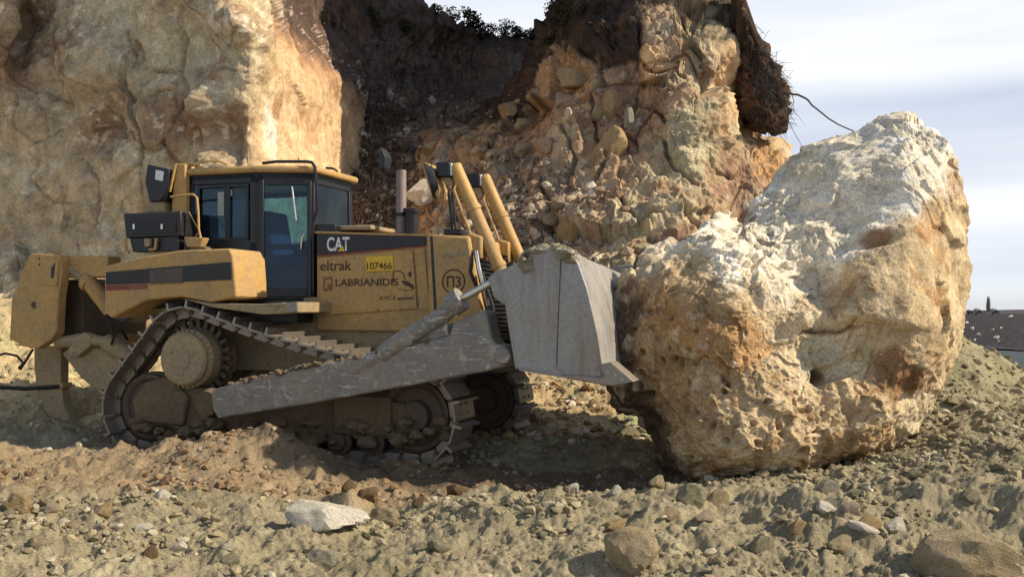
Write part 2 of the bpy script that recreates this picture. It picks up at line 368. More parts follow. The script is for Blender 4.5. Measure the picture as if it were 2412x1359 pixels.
def col_left(p, px, py, d, cr, n):
    a = fbm(p, .7, 4, .55, 101); b = fbm(p, 2.2, 4, .6, 103); e = fbm(p, 7, 3, .6, 105)
    c = np.tile(np.array([.44, .335, .205]), (len(p), 1))
    c = mixc(c, (.56, .43, .26), ss(-.05, .4, a + .5 * b))
    c = mixc(c, (.50, .44, .30), ss(.05, .4, blob(px, py, 380, 120, 220, 120) * .5 + .6 * b) * .7)
    c = mixc(c, (.27, .155, .085), ss(.12, .45, -a + .5 * b) * .75)
    c = mixc(c, (.25, .13, .07), np.clip(blob(px, py, 215, 290, 50, 80, .3) + blob(px, py, 470, 310, 60, 40) + blob(px, py, 80, 60, 30, 70), 0, 1) * ss(-.3, .2, b) * .8)
    c = mixc(c, (.80, .70, .52), ss(.25, .6, e + .5 * b + .35 * blob(px, py, 560, 60, 90, 50)) * .55)
    fac = ss(590, 645, px + .12 * (py - 250))
    cf = mixc(np.tile(np.array([.58, .39, .215]), (len(p), 1)), (.68, .49, .29), ss(-.2, .35, a + .6 * b))
    cf = mixc(cf, (.44, .25, .13), ss(.1, .4, fbm(p * np.array([1, 1, .35], f32), 2.0, 4, .6, 107)) * .7)
    # the dark topsoil washes down over the facet's upper edge
    edge = ss(-20, 30, px - (592 + 1.10 * py) + 45 * b)
    cf = mixc(cf, (.30, .155, .085), ss(-75, 5, px - (592 + 1.10 * py) + 60 * b) * .8 * (1 - ss(240, 320, py)))
    cf = mixc(cf, (.095, .065, .050), edge)
    cf = mixc(cf, (.20, .105, .06), edge * ss(.0, .3, b) * .6 * (1 - ss(120, 220, py)))
    cf = mixc(cf, (.60, .46, .38), edge * ss(.22, .45, e + .5 * b) * (1 - ss(60, 120, px - (592 + 1.10 * py))) * .8)
    cf = mixc(cf, (.66, .60, .48), ss(.5, .9, blob(px, py, 640, 300, 22, 110, -.12) + .4 * e))
    c = c * (1 - fac[:, None]) + cf * fac[:, None]
    c = mixc(c, (.60, .46, .25), ss(660, 780, py + 90 * a - .25 * px) * (1 - ss(500, 640, px)) * .8)
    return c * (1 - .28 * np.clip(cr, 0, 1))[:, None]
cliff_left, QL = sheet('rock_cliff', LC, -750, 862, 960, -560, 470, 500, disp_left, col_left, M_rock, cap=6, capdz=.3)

# ---- the gully between: dark burnt-looking topsoil and debris under a ridge of scrub
ridge_pts = [(480,-420),(700,-260),(820,-140),(940,-25),(1000,18),(1040,48),(1075,72),(1100,84),(1125,96),(1180,98),(1290,104),(1400,108),(1600,110)]
rx = np.array([a for a, b in ridge_pts], float); ry = np.array([b for a, b in ridge_pts], float)
GU = [(500,800,21),(500,300,26),(500,-300,29),(800,800,21),(800,600,23),(800,420,25.2),(800,250,27),(780,60,27.5),(760,-200,29),(950,800,20.5),(950,560,23.6),
      (950,420,25.5),(950,250,29),(950,60,31.5),(940,-40,32.5),(1000,0,32),(1060,40,33),(1100,600,22.5),(1100,420,25.5),(1100,300,28.5),(1100,180,33),(1130,80,35),
      (1290,80,36),(1290,250,30),(1290,420,26),(1400,88,36),(1600,100,36),(1600,500,27),(1300,800,21),(1600,800,22),(860,120,29)]
def disp_gul(p, px, py):
    F1, E, fc, rn = voro(p, .8, 13, .4); F1b, Eb, fcb, rb = voro(p, 2.4, 16, .3)
    d = fc * .18 + np.clip(.6 - F1b, 0, 1) * .26 * (rb > .55) + fbm(p, .6, 5, .55, 19) * .45 + fbm(p, 5, 3, .6, 18, True) * .07
    d += fbm(p * np.array([2.2, 1, .5], f32), 1.2, 3, .55, 24, True) * .18 * (1 - ss(120, 260, py))
    return d, (rb > .72) * ss(.38, .3, F1b)
def col_gul(p, px, py, d, st, n):
    a = fbm(p, .8, 4, .55, 111); b = fbm(p, 2.4, 4, .6, 113)
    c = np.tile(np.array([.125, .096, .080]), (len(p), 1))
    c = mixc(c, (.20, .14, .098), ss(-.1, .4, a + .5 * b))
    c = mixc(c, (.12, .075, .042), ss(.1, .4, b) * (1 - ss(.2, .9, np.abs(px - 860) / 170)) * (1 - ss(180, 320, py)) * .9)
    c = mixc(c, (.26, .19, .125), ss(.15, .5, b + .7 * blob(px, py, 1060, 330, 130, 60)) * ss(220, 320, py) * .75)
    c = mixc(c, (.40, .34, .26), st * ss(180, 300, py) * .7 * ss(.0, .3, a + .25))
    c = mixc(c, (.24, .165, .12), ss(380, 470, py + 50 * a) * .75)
    c = mixc(c, (.20, .185, .17), ss(.45, .8, blob(px, py, 1230, 170, 40, 120, .75) + .5 * b) * .8)
    return c
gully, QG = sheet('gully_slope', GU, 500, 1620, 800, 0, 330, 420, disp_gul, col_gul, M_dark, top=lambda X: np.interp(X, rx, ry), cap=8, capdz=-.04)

# ---- solids with a front and a back, grown from an outline: the crag on the right and the great boulder
def solid(name, outline, ctr, front, back, nr, nt, disp, colf, mat, kind=None, roundk=1.0, nb=60):
    o = np.array(outline, float); ang = np.arctan2(o[:, 1] - ctr[1], o[:, 0] - ctr[0]); rad = np.hypot(o[:, 0] - ctr[0], o[:, 1] - ctr[1])
    k = np.argsort(ang); ang = ang[k]; rad = rad[k]
    th = np.linspace(-math.pi, math.pi, nt, endpoint=False)
    Rr = np.interp(th, np.concatenate([ang[-3:] - 2 * math.pi, ang, ang[:3] + 2 * math.pi]), np.concatenate([rad[-3:], rad, rad[:3]]))
    def ring(r, dep):
        PX = ctr[0] + np.outer(r, Rr * np.cos(th)); PY = ctr[1] + np.outer(r, Rr * np.sin(th)); return PX, PY
    r1 = np.sin(np.linspace(0.004, 1, nr) * math.pi / 2) * .8 + np.linspace(0.004, 1, nr) * .2
    PX, PY = ring(r1, 0); rr = np.repeat(r1[:, None], nt, 1)
    Df = front(PX, PY) - roundk * (np.sqrt(np.clip(1 - rr ** 5, 0, 1)) - 1)
    r2 = np.cos(np.linspace(0, 1, nb + 1)[1:] * math.pi / 2); r2[-1] = .004
    PX2, PY2 = ring(r2, 0); rr2 = np.repeat(r2[:, None], nt, 1)
    rim = Df[-1][None]
    Db = rim + (back(PX2, PY2)) * np.sqrt(np.clip(1 - rr2 ** 2.2, 0, 1))
    P = np.concatenate([pt(PX, PY, Df), pt(PX2, PY2, Db)], 0)
    sh = P.shape; Pw = np.concatenate([P[:, -2:], P, P[:, :2]], 1)
    def nrm(A):
        A = A.reshape(sh); Aw = np.concatenate([A[:, -2:], A, A[:, :2]], 1); n = grid_normals(Aw)[:, 2:-2].reshape(-1, 3)
        if np.mean(n[: nr * nt // 2, 1]) > 0: n = -n
        return n
    n = nrm(P); p = P.reshape(-1, 3).astype(f32); px, py = topx(p)
    isf = (np.arange(len(p)) < nr * nt)
    dsp, ex = disp(p, px, py, isf)
    q = p + n * dsp[:, None]
    q += np.stack([fbm(p, 2.4, 3, .55, 71), 0 * px, fbm(p, 2.4, 3, .55, 72)], 1) * .05
    col = colf(p, px, py, dsp, ex, nrm(q), isf)
    R_ = sh[0]; a = (np.arange(R_ - 1)[:, None] * nt + np.arange(nt)[None]); b = (np.arange(R_ - 1)[:, None] * nt + (np.arange(nt)[None] + 1) % nt)
    f = np.stack([a.ravel(), (a + nt).ravel(), (b + nt).ravel(), b.ravel()], 1)
    me = np_mesh(name, q, f, col)
    ob = link(name, me, mat)
    if kind: ob['kind'] = kind
    return ob, q.reshape(sh), nr

CRAG = [(1330,-420),(1326,-150),(1322,0),(1316,45),(1290,78),(1268,120),(1225,190),(1190,225),(1130,285),(1060,320),(985,335),(945,380),(925,440),(900,560),(880,700),(880,900),
        (1200,960),(1600,960),(1960,900),(1960,700),(1930,560),(1895,470),(1862,410),(1845,375),(1815,345),(1775,330),(1762,250),(1748,160),(1742,90),(1735,0),(1722,-120),(1690,-420),(1500,-560)]
CF = [(1500,-500,24.5),(1340,-200,24.5),(1700,-200,24.3),(1330,20,24.4),(1420,40,23.4),(1540,60,22.6),(1640,60,22.4),(1735,60,23.6),
      (1280,120,25.0),(1350,170,23.6),(1430,220,22.6),(1520,110,21.9),(1600,160,22.0),(1690,110,21.9),(1725,110,22.3),(1740,250,23.2),(1200,250,25.3),(1300,260,23.4),(1430,330,21.8),
      (1560,250,21.5),(1650,250,21.4),(1690,300,21.5),(1740,330,22.4),(1100,330,25.4),(1180,380,23.4),(1300,400,21.8),(1430,430,20.8),(1560,400,20.6),(1660,420,20.5),(1730,430,21.2),(1800,400,21.6),(1850,400,22.4),
      (950,420,24.8),(1050,480,22.6),(1250,520,20.6),(1400,560,19.4),(1560,540,19.3),(1700,560,19.4),(1850,560,20),(920,600,22.5),(1150,640,19.5),(1400,700,18),(1700,700,18),(1940,700,19.5),
      (890,880,20),(1200,900,16.8),(1600,900,16.4),(1940,880,18)]
def disp_crag(p, px, py, isf):
    F1, E, fc, rn = voro(p, .75, 23, .12); F1b, Eb, fcb, rb = voro(p, 1.9, 26, .1); F1c, Ec, fcc, rc = voro(p, 4.6, 27, .1)
    d = fc * .30 + (rn - .5) * .22 + fcb * .12 + (rb - .5) * .10 + fcc * .05
    kr = cracks(px, py, p, CR_CRAG, 6.5) * isf
    cr = (1 - ss(0, .04, E)) * .5 * ss(-.1, .2, fbm(p, .9, 2, .5, 63)) + (1 - ss(0, .05, Eb)) * .3 * ss(0, .3, fbm(p, 1.3, 2, .5, 64)) + kr
    d = d - cr * .13 + fbm(p, 1.1, 5, .55, 29) * .22 + fbm(p, 5, 4, .6, 31, True) * .05
    d -= .5 * blob(px, py, 1460, 180, 40, 90, .2) * isf; d += .35 * blob(px, py, 1580, 130, 90, 110) * isf
    d += .30 * blob(px, py, 1430, 245, 32, 40) * isf; d += .30 * blob(px, py, 1445, 345, 40, 55) * isf
    d -= .55 * blob(px, py, 1735, 530, 60, 40, -.5) * isf
    return d, cr
def col_crag(p, px, py, d, cr, n, isf):
    a = fbm(p, .8, 4, .55, 121); b = fbm(p, 2.2, 4, .6, 123); e = fbm(p, 7, 3, .6, 125)
    c = np.tile(np.array([.40, .275, .165]), (len(p), 1))
    c = mixc(c, (.52, .42, .26), ss(-.05, .35, a + .5 * b))
    c = mixc(c, (.30, .175, .115), ss(.08, .4, -a + .55 * b) * .75)
    c = mixc(c, (.47, .43, .27), ss(.3, .7, blob(px, py, 1620, 350, 70, 130, .15) + .5 * b) * .7)
    c = mixc(c, (.60, .40, .215), ss(.4, .8, blob(px, py, 1705, 200, 26, 150, .12) + blob(px, py, 1530, 150, 25, 60) + .3 * b) * .9)
    c = mixc(c, (.46, .27, .12), ss(.35, .7, blob(px, py, 1350, 190, 70, 60) + blob(px, py, 1800, 390, 40, 60) + .3 * b) * .8)
    c = mixc(c, (.66, .60, .48), ss(.30, .6, e + .4 * b) * .5)
    # dusty violet-brown talus at the foot
    tal = ss(.25, .75, blob(px, py, 1220, 480, 190, 150) + .25 * a); c = mixc(c, (.30, .225, .17), tal * .7)
    c = mixc(c, (.45, .39, .31), tal * ss(.15, .4, e + .3 * b) * .6)
    # the dark topsoil cap
    cap = ss(-25, 30, (70 + 70 * b + 40 * a) - py + np.interp(px, [1200, 1300, 1400, 1480, 1530, 1600, 1680, 1760], [60, 40, 90, 100, -40, -60, -60, 40]))
    cap = np.maximum(cap, ss(0, 60, (1270 + 90 * b) - px + .35 * (300 - py)) * (1 - ss(250, 370, py + 60 * b)))
    c = mixc(c, (.060, .045, .037), cap)
    c = mixc(c, (.13, .075, .045), cap * ss(.1, .4, b) * .7)
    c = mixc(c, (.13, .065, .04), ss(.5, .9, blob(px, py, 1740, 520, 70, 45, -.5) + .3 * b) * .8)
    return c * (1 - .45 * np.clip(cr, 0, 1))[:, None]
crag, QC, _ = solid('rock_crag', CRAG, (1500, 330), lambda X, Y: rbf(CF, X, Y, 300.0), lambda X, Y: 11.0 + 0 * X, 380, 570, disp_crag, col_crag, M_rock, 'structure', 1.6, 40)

# ================================================================== THE GREAT BOULDER
BO = [(2100,285),(2128,276),(2165,292),(2210,335),(2245,385),(2262,430),(2280,490),(2287,560),(2286,620),(2276,690),(2258,790),(2240,850),(2212,900),(2192,940),(2172,985),(2150,1012),(2128,1045),
      (2080,1078),(1990,1096),(1900,1105),(1820,1122),(1745,1134),(1690,1128),(1640,1120),(1590,1106),(1560,1075),(1535,1040),(1500,975),(1445,955),(1425,905),(1432,860),(1418,800),(1413,750),(1428,700),(1450,668),(1480,635),(1530,600),(1575,580),
      (1620,562),(1660,528),(1692,504),(1718,502),(1742,528),(1760,512),(1790,470),(1830,415),(1862,385),(1905,358),(1960,342),(2030,318),(2070,300)]
BF = [(2128,285,12.7),(2240,390,12.0),(2285,560,11.6),(2260,790,11.25),(2190,930,11.0),(2130,1040,11.0),(1990,1093,10.6),(1745,1130,10.35),(1600,1105,10.7),(1520,1010,11.2),(1440,940,11.0),
      (1420,780,10.9),(1470,650,11.2),(1570,585,11.5),(1700,508,11.9),(1740,530,12.4),(1800,460,12.7),(1862,390,12.9),(2030,322,12.9),
      (2100,360,11.9),(2180,420,11.45),(2000,420,11.95),(1900,450,12.25),(1830,520,12.05),(2230,500,11.4),(2100,480,11.35),(1980,520,11.65),
      (1900,600,11.35),(1800,590,11.35),(1760,560,11.5),(1860,680,10.98),(1930,690,11.35),(1700,560,11.15),(1760,640,10.75),(1830,690,10.8),(1640,620,10.95),(1560,640,11.0),
      (1500,700,10.95),(1480,800,10.72),(1530,800,10.7),(1600,760,10.6),(1700,740,10.35),(1780,780,10.3),(1840,760,10.5),
      (2000,620,10.95),(2100,600,10.75),(2200,620,10.85),(2250,660,11.3),(2000,720,10.55),(2100,720,10.45),(2180,760,10.5),(2220,800,10.8),
      (1900,740,10.5),(1870,800,10.36),(1950,800,10.5),(2040,800,10.52),(2110,800,10.5),(1900,870,10.42),(1980,880,10.48),(2080,880,10.52),(2150,880,10.5),
      (1550,900,10.75),(1600,880,10.5),(1700,880,10.2),(1800,880,10.25),(1520,930,10.9),(1580,1000,10.7),(1620,980,10.35),(1700,980,10.12),(1800,980,10.15),(1900,980,10.32),(2000,980,10.4),(2100,970,10.4),
      (1650,1070,10.3),(1750,1070,10.0),(1900,1060,10.1),(2030,1050,10.3)]
def disp_boul(p, px, py, isf):
    F1, E, fc, rn = voro(p, 1.1, 43, .2); F1b, Eb, fcb, rb = voro(p, 3.0, 46, .2); F1c, Ec, fcc, rc = voro(p, 7.5, 48, .2)
    sm = np.where(isf, np.clip(ss(.25, .7, blob(px, py, 2140, 650, 180, 210)) + .45 * ss(.3, .7, blob(px, py, 2020, 420, 190, 110)), 0, 1), 0)
    d = fc * .085 + (fcb * .045 + (rb - .5) * .03 + fcc * .024) * (1 - .8 * sm)
    d += fbm(p, 1.6, 4, .5, 49) * .09 + (fbm(p, 5.5, 4, .6, 51, True) * .035 + fbm(p, 16, 3, .6, 52) * .012) * (1 - .6 * sm)
    # pits: rounded holes in the lower and left part
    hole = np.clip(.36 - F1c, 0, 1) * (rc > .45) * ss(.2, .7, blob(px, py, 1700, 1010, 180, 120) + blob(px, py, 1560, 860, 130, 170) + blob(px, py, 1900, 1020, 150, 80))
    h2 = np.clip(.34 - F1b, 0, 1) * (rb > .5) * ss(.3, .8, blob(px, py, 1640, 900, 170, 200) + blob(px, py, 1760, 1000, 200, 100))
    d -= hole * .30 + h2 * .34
    # crumbly white scar: lots of small steps
    sc = ss(.35, .75, blob(px, py, 1880, 560, 130, 130))
    d += sc * (fcb * .03 + fcc * .02)
    # the brow and the hollow under it
    br = ss(-14, 16, py - (752 + 30 * np.sin((px - 1830) / 60) * 0 + .14 * np.maximum(px - 2040, 0) + .22 * np.maximum(1880 - px, 0)))
    hol = br * blob(px, py, 1975, 800, 150, 120)
    d -= np.where(isf, .15 * np.clip(hol * 1.35, 0, 1), 0)
    d -= np.where(isf, .13 * ss(14, -10, np.abs(py - 562 + .1 * (px - 2070)) - 10) * blob(px, py, 2070, 565, 70, 60), 0)
    # the bored hole: a half channel running up to the right
    ax, ay, bx, by = 1940., 893., 2035., 848.
    tt = np.clip(((px - ax) * (bx - ax) + (py - ay) * (by - ay)) / ((bx - ax) ** 2 + (by - ay) ** 2), 0, 1)
    dist = np.hypot(px - ax - tt * (bx - ax), py - ay - tt * (by - ay))
    ch = np.sqrt(np.clip(1 - (dist / 21) ** 2, 0, 1))
    d = np.where(isf, d - ch * (.17 - .10 * tt) - .26 * ss(21, 13, np.hypot(px - 1944, py - 890)) , d)
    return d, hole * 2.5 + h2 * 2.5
def col_boul(p, px, py, d, ho, n, isf):
    a = fbm(p, 1.3, 4, .55, 131); b = fbm(p, 3.6, 4, .6, 133); e = fbm(p, 11, 3, .6, 135)
    c = np.tile(np.array([.55, .415, .245]), (len(p), 1))
    c = mixc(c, (.64, .515, .33), ss(-.1, .35, a + .5 * b))
    c = mixc(c, (.36, .21, .095), ss(.05, .36, b - .4 * a) * .75)
    c = mixc(c, (.37, .24, .12), ss(.25, .7, blob(px, py, 1620, 820, 210, 210) + .5 * b) * .7)  # left lump browner: its shade painted in along with the ochre tone
    # fresh white break along the top
    wy = np.interp(px, [1560, 1640, 1720, 1800, 1850, 1920, 1990, 2060, 2130, 2200, 2300], [600, 620, 640, 690, 720, 720, 640, 560, 500, 470, 400])
    wh = ss(-35, 45, wy - py + 60 * b + 40 * a)
    wh = np.where(isf, wh, ss(500, 350, py))
    c = mixc(c, (.78, .70, .545), wh * .92)
    c = mixc(c, (.82, .78, .70), wh * ss(.05, .4, e * .6 + b) * .8)
    c = mixc(c, (.60, .52, .375), wh * ss(.1, .45, -b + .4 * a) * .5)
    c = mixc(c, (.62, .50, .29), wh * ss(.4, .8, blob(px, py, 1900, 400, 70, 40) + .3 * b) * .6)
    # ochre and rust stains
    def st(x, y, sx, sy, r=0): return blob(px, py, x, y, sx, sy, r)
    ru = np.clip(st(2190, 520, 35, 90, .15) + .8 * st(2200, 840, 40, 60) + st(1680, 770, 120, 50) + .8 * st(1560, 720, 60, 60) + .9 * st(1740, 830, 110, 45) + st(2240, 400, 18, 50), 0, 1.2)
    c = mixc(c, (.42, .235, .095), ss(.4, .85, ru + .45 * b) * .65)
    dk = np.clip(1.1 * st(2110, 850, 60, 55) + .7 * st(2150, 900, 70, 40) + .9 * st(1960, 775, 110, 22) + st(2060, 555, 60, 22, -.1), 0, 1.2)  # shade under the brow, in the groove and hollow, painted into the colour
    c = mixc(c, (.21, .105, .045), ss(.4, .8, dk + .4 * b) * .8)
    c = mixc(c, (.52, .45, .31), ss(.4, .7, st(1945, 850, 85, 62) + .2 * b) * .85)
    # left flank darkened: its shade painted into the colour
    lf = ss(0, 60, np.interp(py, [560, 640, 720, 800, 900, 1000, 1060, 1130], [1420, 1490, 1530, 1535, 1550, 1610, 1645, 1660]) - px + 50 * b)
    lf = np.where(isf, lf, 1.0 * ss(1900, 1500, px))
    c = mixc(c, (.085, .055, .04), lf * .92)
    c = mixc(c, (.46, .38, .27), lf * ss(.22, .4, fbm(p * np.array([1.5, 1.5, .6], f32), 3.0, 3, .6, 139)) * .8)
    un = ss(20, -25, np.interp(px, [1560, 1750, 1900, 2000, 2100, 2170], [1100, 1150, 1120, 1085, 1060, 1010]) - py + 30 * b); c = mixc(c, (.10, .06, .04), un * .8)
    c = mixc(c, (.70, .60, .44), ss(.25, .5, e + .3 * b) * .45 * (1 - lf))
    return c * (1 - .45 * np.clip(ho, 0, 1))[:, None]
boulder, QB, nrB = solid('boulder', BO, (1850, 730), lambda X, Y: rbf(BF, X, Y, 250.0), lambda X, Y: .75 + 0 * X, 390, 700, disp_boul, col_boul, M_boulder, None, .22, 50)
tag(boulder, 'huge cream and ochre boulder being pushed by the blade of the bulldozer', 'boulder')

# ================================================================== THE BULLDOZER
ALPHA = R(18)
UD = np.array([math.cos(ALPHA), -math.sin(ALPHA), 0]); ND = np.array([-math.sin(ALPHA), -math.cos(ALPHA), 0])
_f = pt(np.float64(960), np.float64(988), np.float64(11.05))
ORG = _f - UD * 1.65 - ND * 1.3; ORG[2] = 0.0
CL = np.array([np.dot(np.array([0, 0, EYE]) - ORG, UD), np.dot(np.array([0, 0, EYE]) - ORG, ND), EYE])
def on(px, py, A, B):
    """point of the machine (u forward, v towards the viewer's side, w up) on the upright plane through plan points A and B"""
    r = np.array([(px - W / 2) / FPX, 1, (HZ - py) / FPX]); d = np.array([r @ UD, r @ ND, r[2]])
    e = (B[0] - A[0], B[1] - A[1]); nrm = (e[1], -e[0])
    t = ((A[0] - CL[0]) * nrm[0] + (A[1] - CL[1]) * nrm[1]) / (d[0] * nrm[0] + d[1] * nrm[1])
    return CL + d * t
def L(px, py, v):
    q = on(px, py, (0, v), (1, v)); return (q[0], q[2])
def LV(px, py, v):
    q = L(px, py, v); return (q[0], v, q[1])
def xyz(u, v, w): return Vector((u, -v, w))

class MB:
    def __init__(s): s.v = []; s.f = []
    def add(s, vs, fs):
        k = len(s.v); s.v += [tuple(a) for a in vs]; s.f += [tuple(i + k for i in f) for f in fs]; return s
    def prism(s, poly, v0, v1, skew=0.0):
        """poly in (u, w), pushed from v0 to v1"""
        n = len(poly); a = sum(poly[i][0] * poly[(i + 1) % n][1] - poly[(i + 1) % n][0] * poly[i][1] for i in range(n))
        if a < 0: poly = poly[::-1]
        hi, lo = max(v0, v1), min(v0, v1)
        vs = [xyz(u, hi, w) for u, w in poly] + [xyz(u, lo, w - skew * (hi - lo)) for u, w in poly]
        fs = [tuple(range(n)), tuple(range(2 * n - 1, n - 1, -1))] + [((i + 1) % n, i, i + n, (i + 1) % n + n) for i in range(n)]
        return s.add(vs, fs)
    def plan(s, poly, w0, w1):
        """poly in plan (u, v), pushed from w0 up to w1"""
        n = len(poly); P = [(u, -v) for u, v in poly]
        a = sum(P[i][0] * P[(i + 1) % n][1] - P[(i + 1) % n][0] * P[i][1] for i in range(n))
        if a < 0: P = P[::-1]
        vs = [Vector((x_, y_, w1)) for x_, y_ in P] + [Vector((x_, y_, w0)) for x_, y_ in P]
        return s.add(vs, [tuple(range(n)), tuple(range(2 * n - 1, n - 1, -1))] + [((i + 1) % n, i, i + n, (i + 1) % n + n) for i in range(n)])
    def box(s, u0, u1, v0, v1, w0, w1): return s.prism([(u0, w0), (u1, w0), (u1, w1), (u0, w1)], v0, v1)
    def quad(s, a, b, c, d, th):
        """a plate with four corners (u,v,w) and a thickness"""
        A = [xyz(*p) for p in (a, b, c, d)]; n = (A[1] - A[0]).cross(A[3] - A[0]).normalized() * th / 2
        return s.add([p + n for p in A] + [p - n for p in A], [(0, 1, 2, 3), (7, 6, 5, 4)] + [((i + 1) % 4, i, i + 4, (i + 1) % 4 + 4) for i in range(4)])
    def tube(s, pts, r, n=14, caps=True, local=True):
        P = [xyz(*p) if local else Vector(p) for p in pts]; rr = r if isinstance(r, (list, tuple)) else [r] * len(P)
        k = len(s.v); prev = None
        for i, p in enumerate(P):
            t = (P[min(i + 1, len(P) - 1)] - P[max(i - 1, 0)])
            t = t.normalized() if t.length > 1e-9 else Vector((0, 0, 1))
            up = prev if prev is not None else (Vector((0, 0, 1)) if abs(t.z) < .9 else Vector((1, 0, 0)))
            sx = up - t * up.dot(t); sx.normalize(); sy = t.cross(sx); prev = sx
            s.v += [tuple(p + (sx * math.cos(2 * math.pi * j / n) + sy * math.sin(2 * math.pi * j / n)) * rr[i]) for j in range(n)]
        for i in range(len(P) - 1):
            s.f += [(k + i * n + j, k + i * n + (j + 1) % n, k + (i + 1) * n + (j + 1) % n, k + (i + 1) * n + j) for j in range(n)]
        if caps:
            s.f.append(tuple(k + j for j in range(n - 1, -1, -1))); s.f.append(tuple(k + (len(P) - 1) * n + j for j in range(n)))
        return s
    def disc(s, u, w, prof, v0, n=32):
        """turned shape about the cross axis through (u, w); prof = [(dv, radius)] seen from v0 outwards"""
        k = len(s.v)
        for dv, r in prof: s.v += [tuple(xyz(u + max(r, .002) * math.cos(2 * math.pi * j / n), v0 + dv, w + max(r, .002) * math.sin(2 * math.pi * j / n))) for j in range(n)]
        for i in range(len(prof) - 1): s.f += [(k + i * n + j, k + i * n + (j + 1) % n, k + (i + 1) * n + (j + 1) % n, k + (i + 1) * n + j) for j in range(n)]
        s.f.append(tuple(k + j for j in range(n))); s.f.append(tuple(k + (len(prof) - 1) * n + j for j in range(n)))
        return s
    def build(s, name, mat, parent=None, bevel=0.0, smooth=35, label=None):
        me = bpy.data.meshes.new(name); me.from_pydata(s.v, [], s.f); me.update()
        bm = bmesh.new(); bm.from_mesh(me); bmesh.ops.recalc_face_normals(bm, faces=bm.faces[:]); bm.to_mesh(me); bm.free()
        if smooth: me.set_sharp_from_angle(angle=R(smooth))
        o = link(name, me, mat, parent)
        if bevel:
            b = o.modifiers.new('bevel', 'BEVEL'); b.width = bevel; b.segments = 2; b.limit_method = 'ANGLE'; b.angle_limit = R(40)
        if label: o['label'] = label
        return o

def mat_paint(name, base, dust, cover, rough=0.5, metal=0.0, chip=None, streak=False, spec=0.4, bump=.004):
    """painted or bare metal under dust: dust lies in patches and on whatever faces up"""
    m, t, p = newmat(name)
    g = N(t, 'ShaderNodeNewGeometry'); tcn = N(t, 'ShaderNodeTexCoord').outputs['Object']
    n1 = noise(t, 2.2, 6, 0.62, tcn, .4); n2 = noise(t, 26, 5, 0.65, tcn)
    c = mixn(t, base, tuple(x * .72 for x in base), rampn(t, n2, [(.45, 0.), (.7, .8)]))
    if chip:
        n3 = noise(t, 7.0, 8, .75, tcn, .8)
        c = mixn(t, c, chip, rampn(t, n3, [(.56, 0.), (.60, .9)]))
    if name == 'scraped_steel':
        mp3 = N(t, 'ShaderNodeMapping'); mp3.inputs['Scale'].default_value = (1.6, 6, 14); mp3.inputs['Rotation'].default_value = (0, .17, 0); t.links.new(tcn, mp3.inputs['Vector'])
        c = mixn(t, c, (.62, .58, .51), rampn(t, noise(t, 2.0, 7, .75, mp3.outputs['Vector']), [(.57, 0.), (.63, .8)]))
    if streak:
        mpn = N(t, 'ShaderNodeMapping'); mpn.inputs['Scale'].default_value = (3.2, 3.2, .35); t.links.new(tcn, mpn.inputs['Vector'])
        ns = noise(t, 1.6, 4, .6, mpn.outputs['Vector'])
        c = mixn(t, c, (.20, .125, .065), rampn(t, ns, [(.50, 0.), (.66, .75)]))
        mp2 = N(t, 'ShaderNodeMapping'); mp2.inputs['Scale'].default_value = (2.5, 2.5, 22); mp2.inputs['Rotation'].default_value = (0, .2, 0); t.links.new(tcn, mp2.inputs['Vector'])
        nsc = noise(t, 2.0, 6, .75, mp2.outputs['Vector'])
        c = mixn(t, c, (.46, .44, .42), rampn(t, nsc, [(.62, 0.), (.68, .7)]))
    sx = N(t, 'ShaderNodeSeparateXYZ'); t.links.new(g.outputs['Normal'], sx.inputs[0])
    up = N(t, 'ShaderNodeMapRange'); up.inputs['From Min'].default_value = .25; up.inputs['From Max'].default_value = .95; t.links.new(sx.outputs['Z'], up.inputs['Value'])
    pat = rampn(t, n1, [(.62 - cover * .5, 0.), (.95 - cover * .5, 1.)])
    ad = N(t, 'ShaderNodeMath'); ad.operation = 'MAXIMUM'; t.links.new(up.outputs['Result'], ad.inputs[0]); t.links.new(pat, ad.inputs[1])
    ml = N(t, 'ShaderNodeMath'); ml.operation = 'MULTIPLY'; ml.inputs[1].default_value = min(.94, .55 + cover * .5); t.links.new(ad.outputs[0], ml.inputs[0])
    d2 = mixn(t, dust, tuple(x * .68 for x in dust), rampn(t, n2, [(.4, 0.), (.65, 1.)]))
    c = mixn(t, c, d2, ml.outputs[0])
    t.links.new(c, p.inputs['Base Color'])
    rg = N(t, 'ShaderNodeMapRange'); rg.inputs['To Min'].default_value = rough; rg.inputs['To Max'].default_value = .92; t.links.new(ml.outputs[0], rg.inputs['Value']); t.links.new(rg.outputs['Result'], p.inputs['Roughness'])
    p.inputs['Metallic'].default_value = metal; p.inputs['Specular IOR Level'].default_value = spec
    t.links.new(bumpn(t, n2, .5, bump), p.inputs['Normal'])
    return m
DUST = (.36, .285, .18)
M_yel = mat_paint('machine_yellow', (.53, .305, .085), (.38, .27, .14), .55, .5, 0, (.36, .22, .08))
M_dirty = mat_paint('dusty_yellow', (.40, .275, .12), (.33, .262, .165), .7, .6, 0, (.14, .10, .065))
M_blk = mat_paint('black_paint', (.014, .013, .014), (.12, .095, .065), .12, .42)
M_blk2 = mat_paint('clean_black', (.012, .012, .014), (.07, .06, .05), .04, .35)
M_steel = mat_paint('worn_steel', (.30, .295, .29), (.40, .365, .29), .5, .42, .25, None, True, .5, .006)
M_arm = mat_paint('scraped_steel', (.19, .175, .16), (.37, .325, .245), .5, .5, .2, (.44, .41, .36), False, .5, .01)
M_track = mat_paint('track_steel', (.08, .06, .045), (.17, .122, .078), .55, .5, .3, None, False, .5, .01)
M_shoe = mat_paint('polished_shoe', (.27, .235, .195), (.25, .20, .145), .25, .38, .55, None, False, .5, .006)
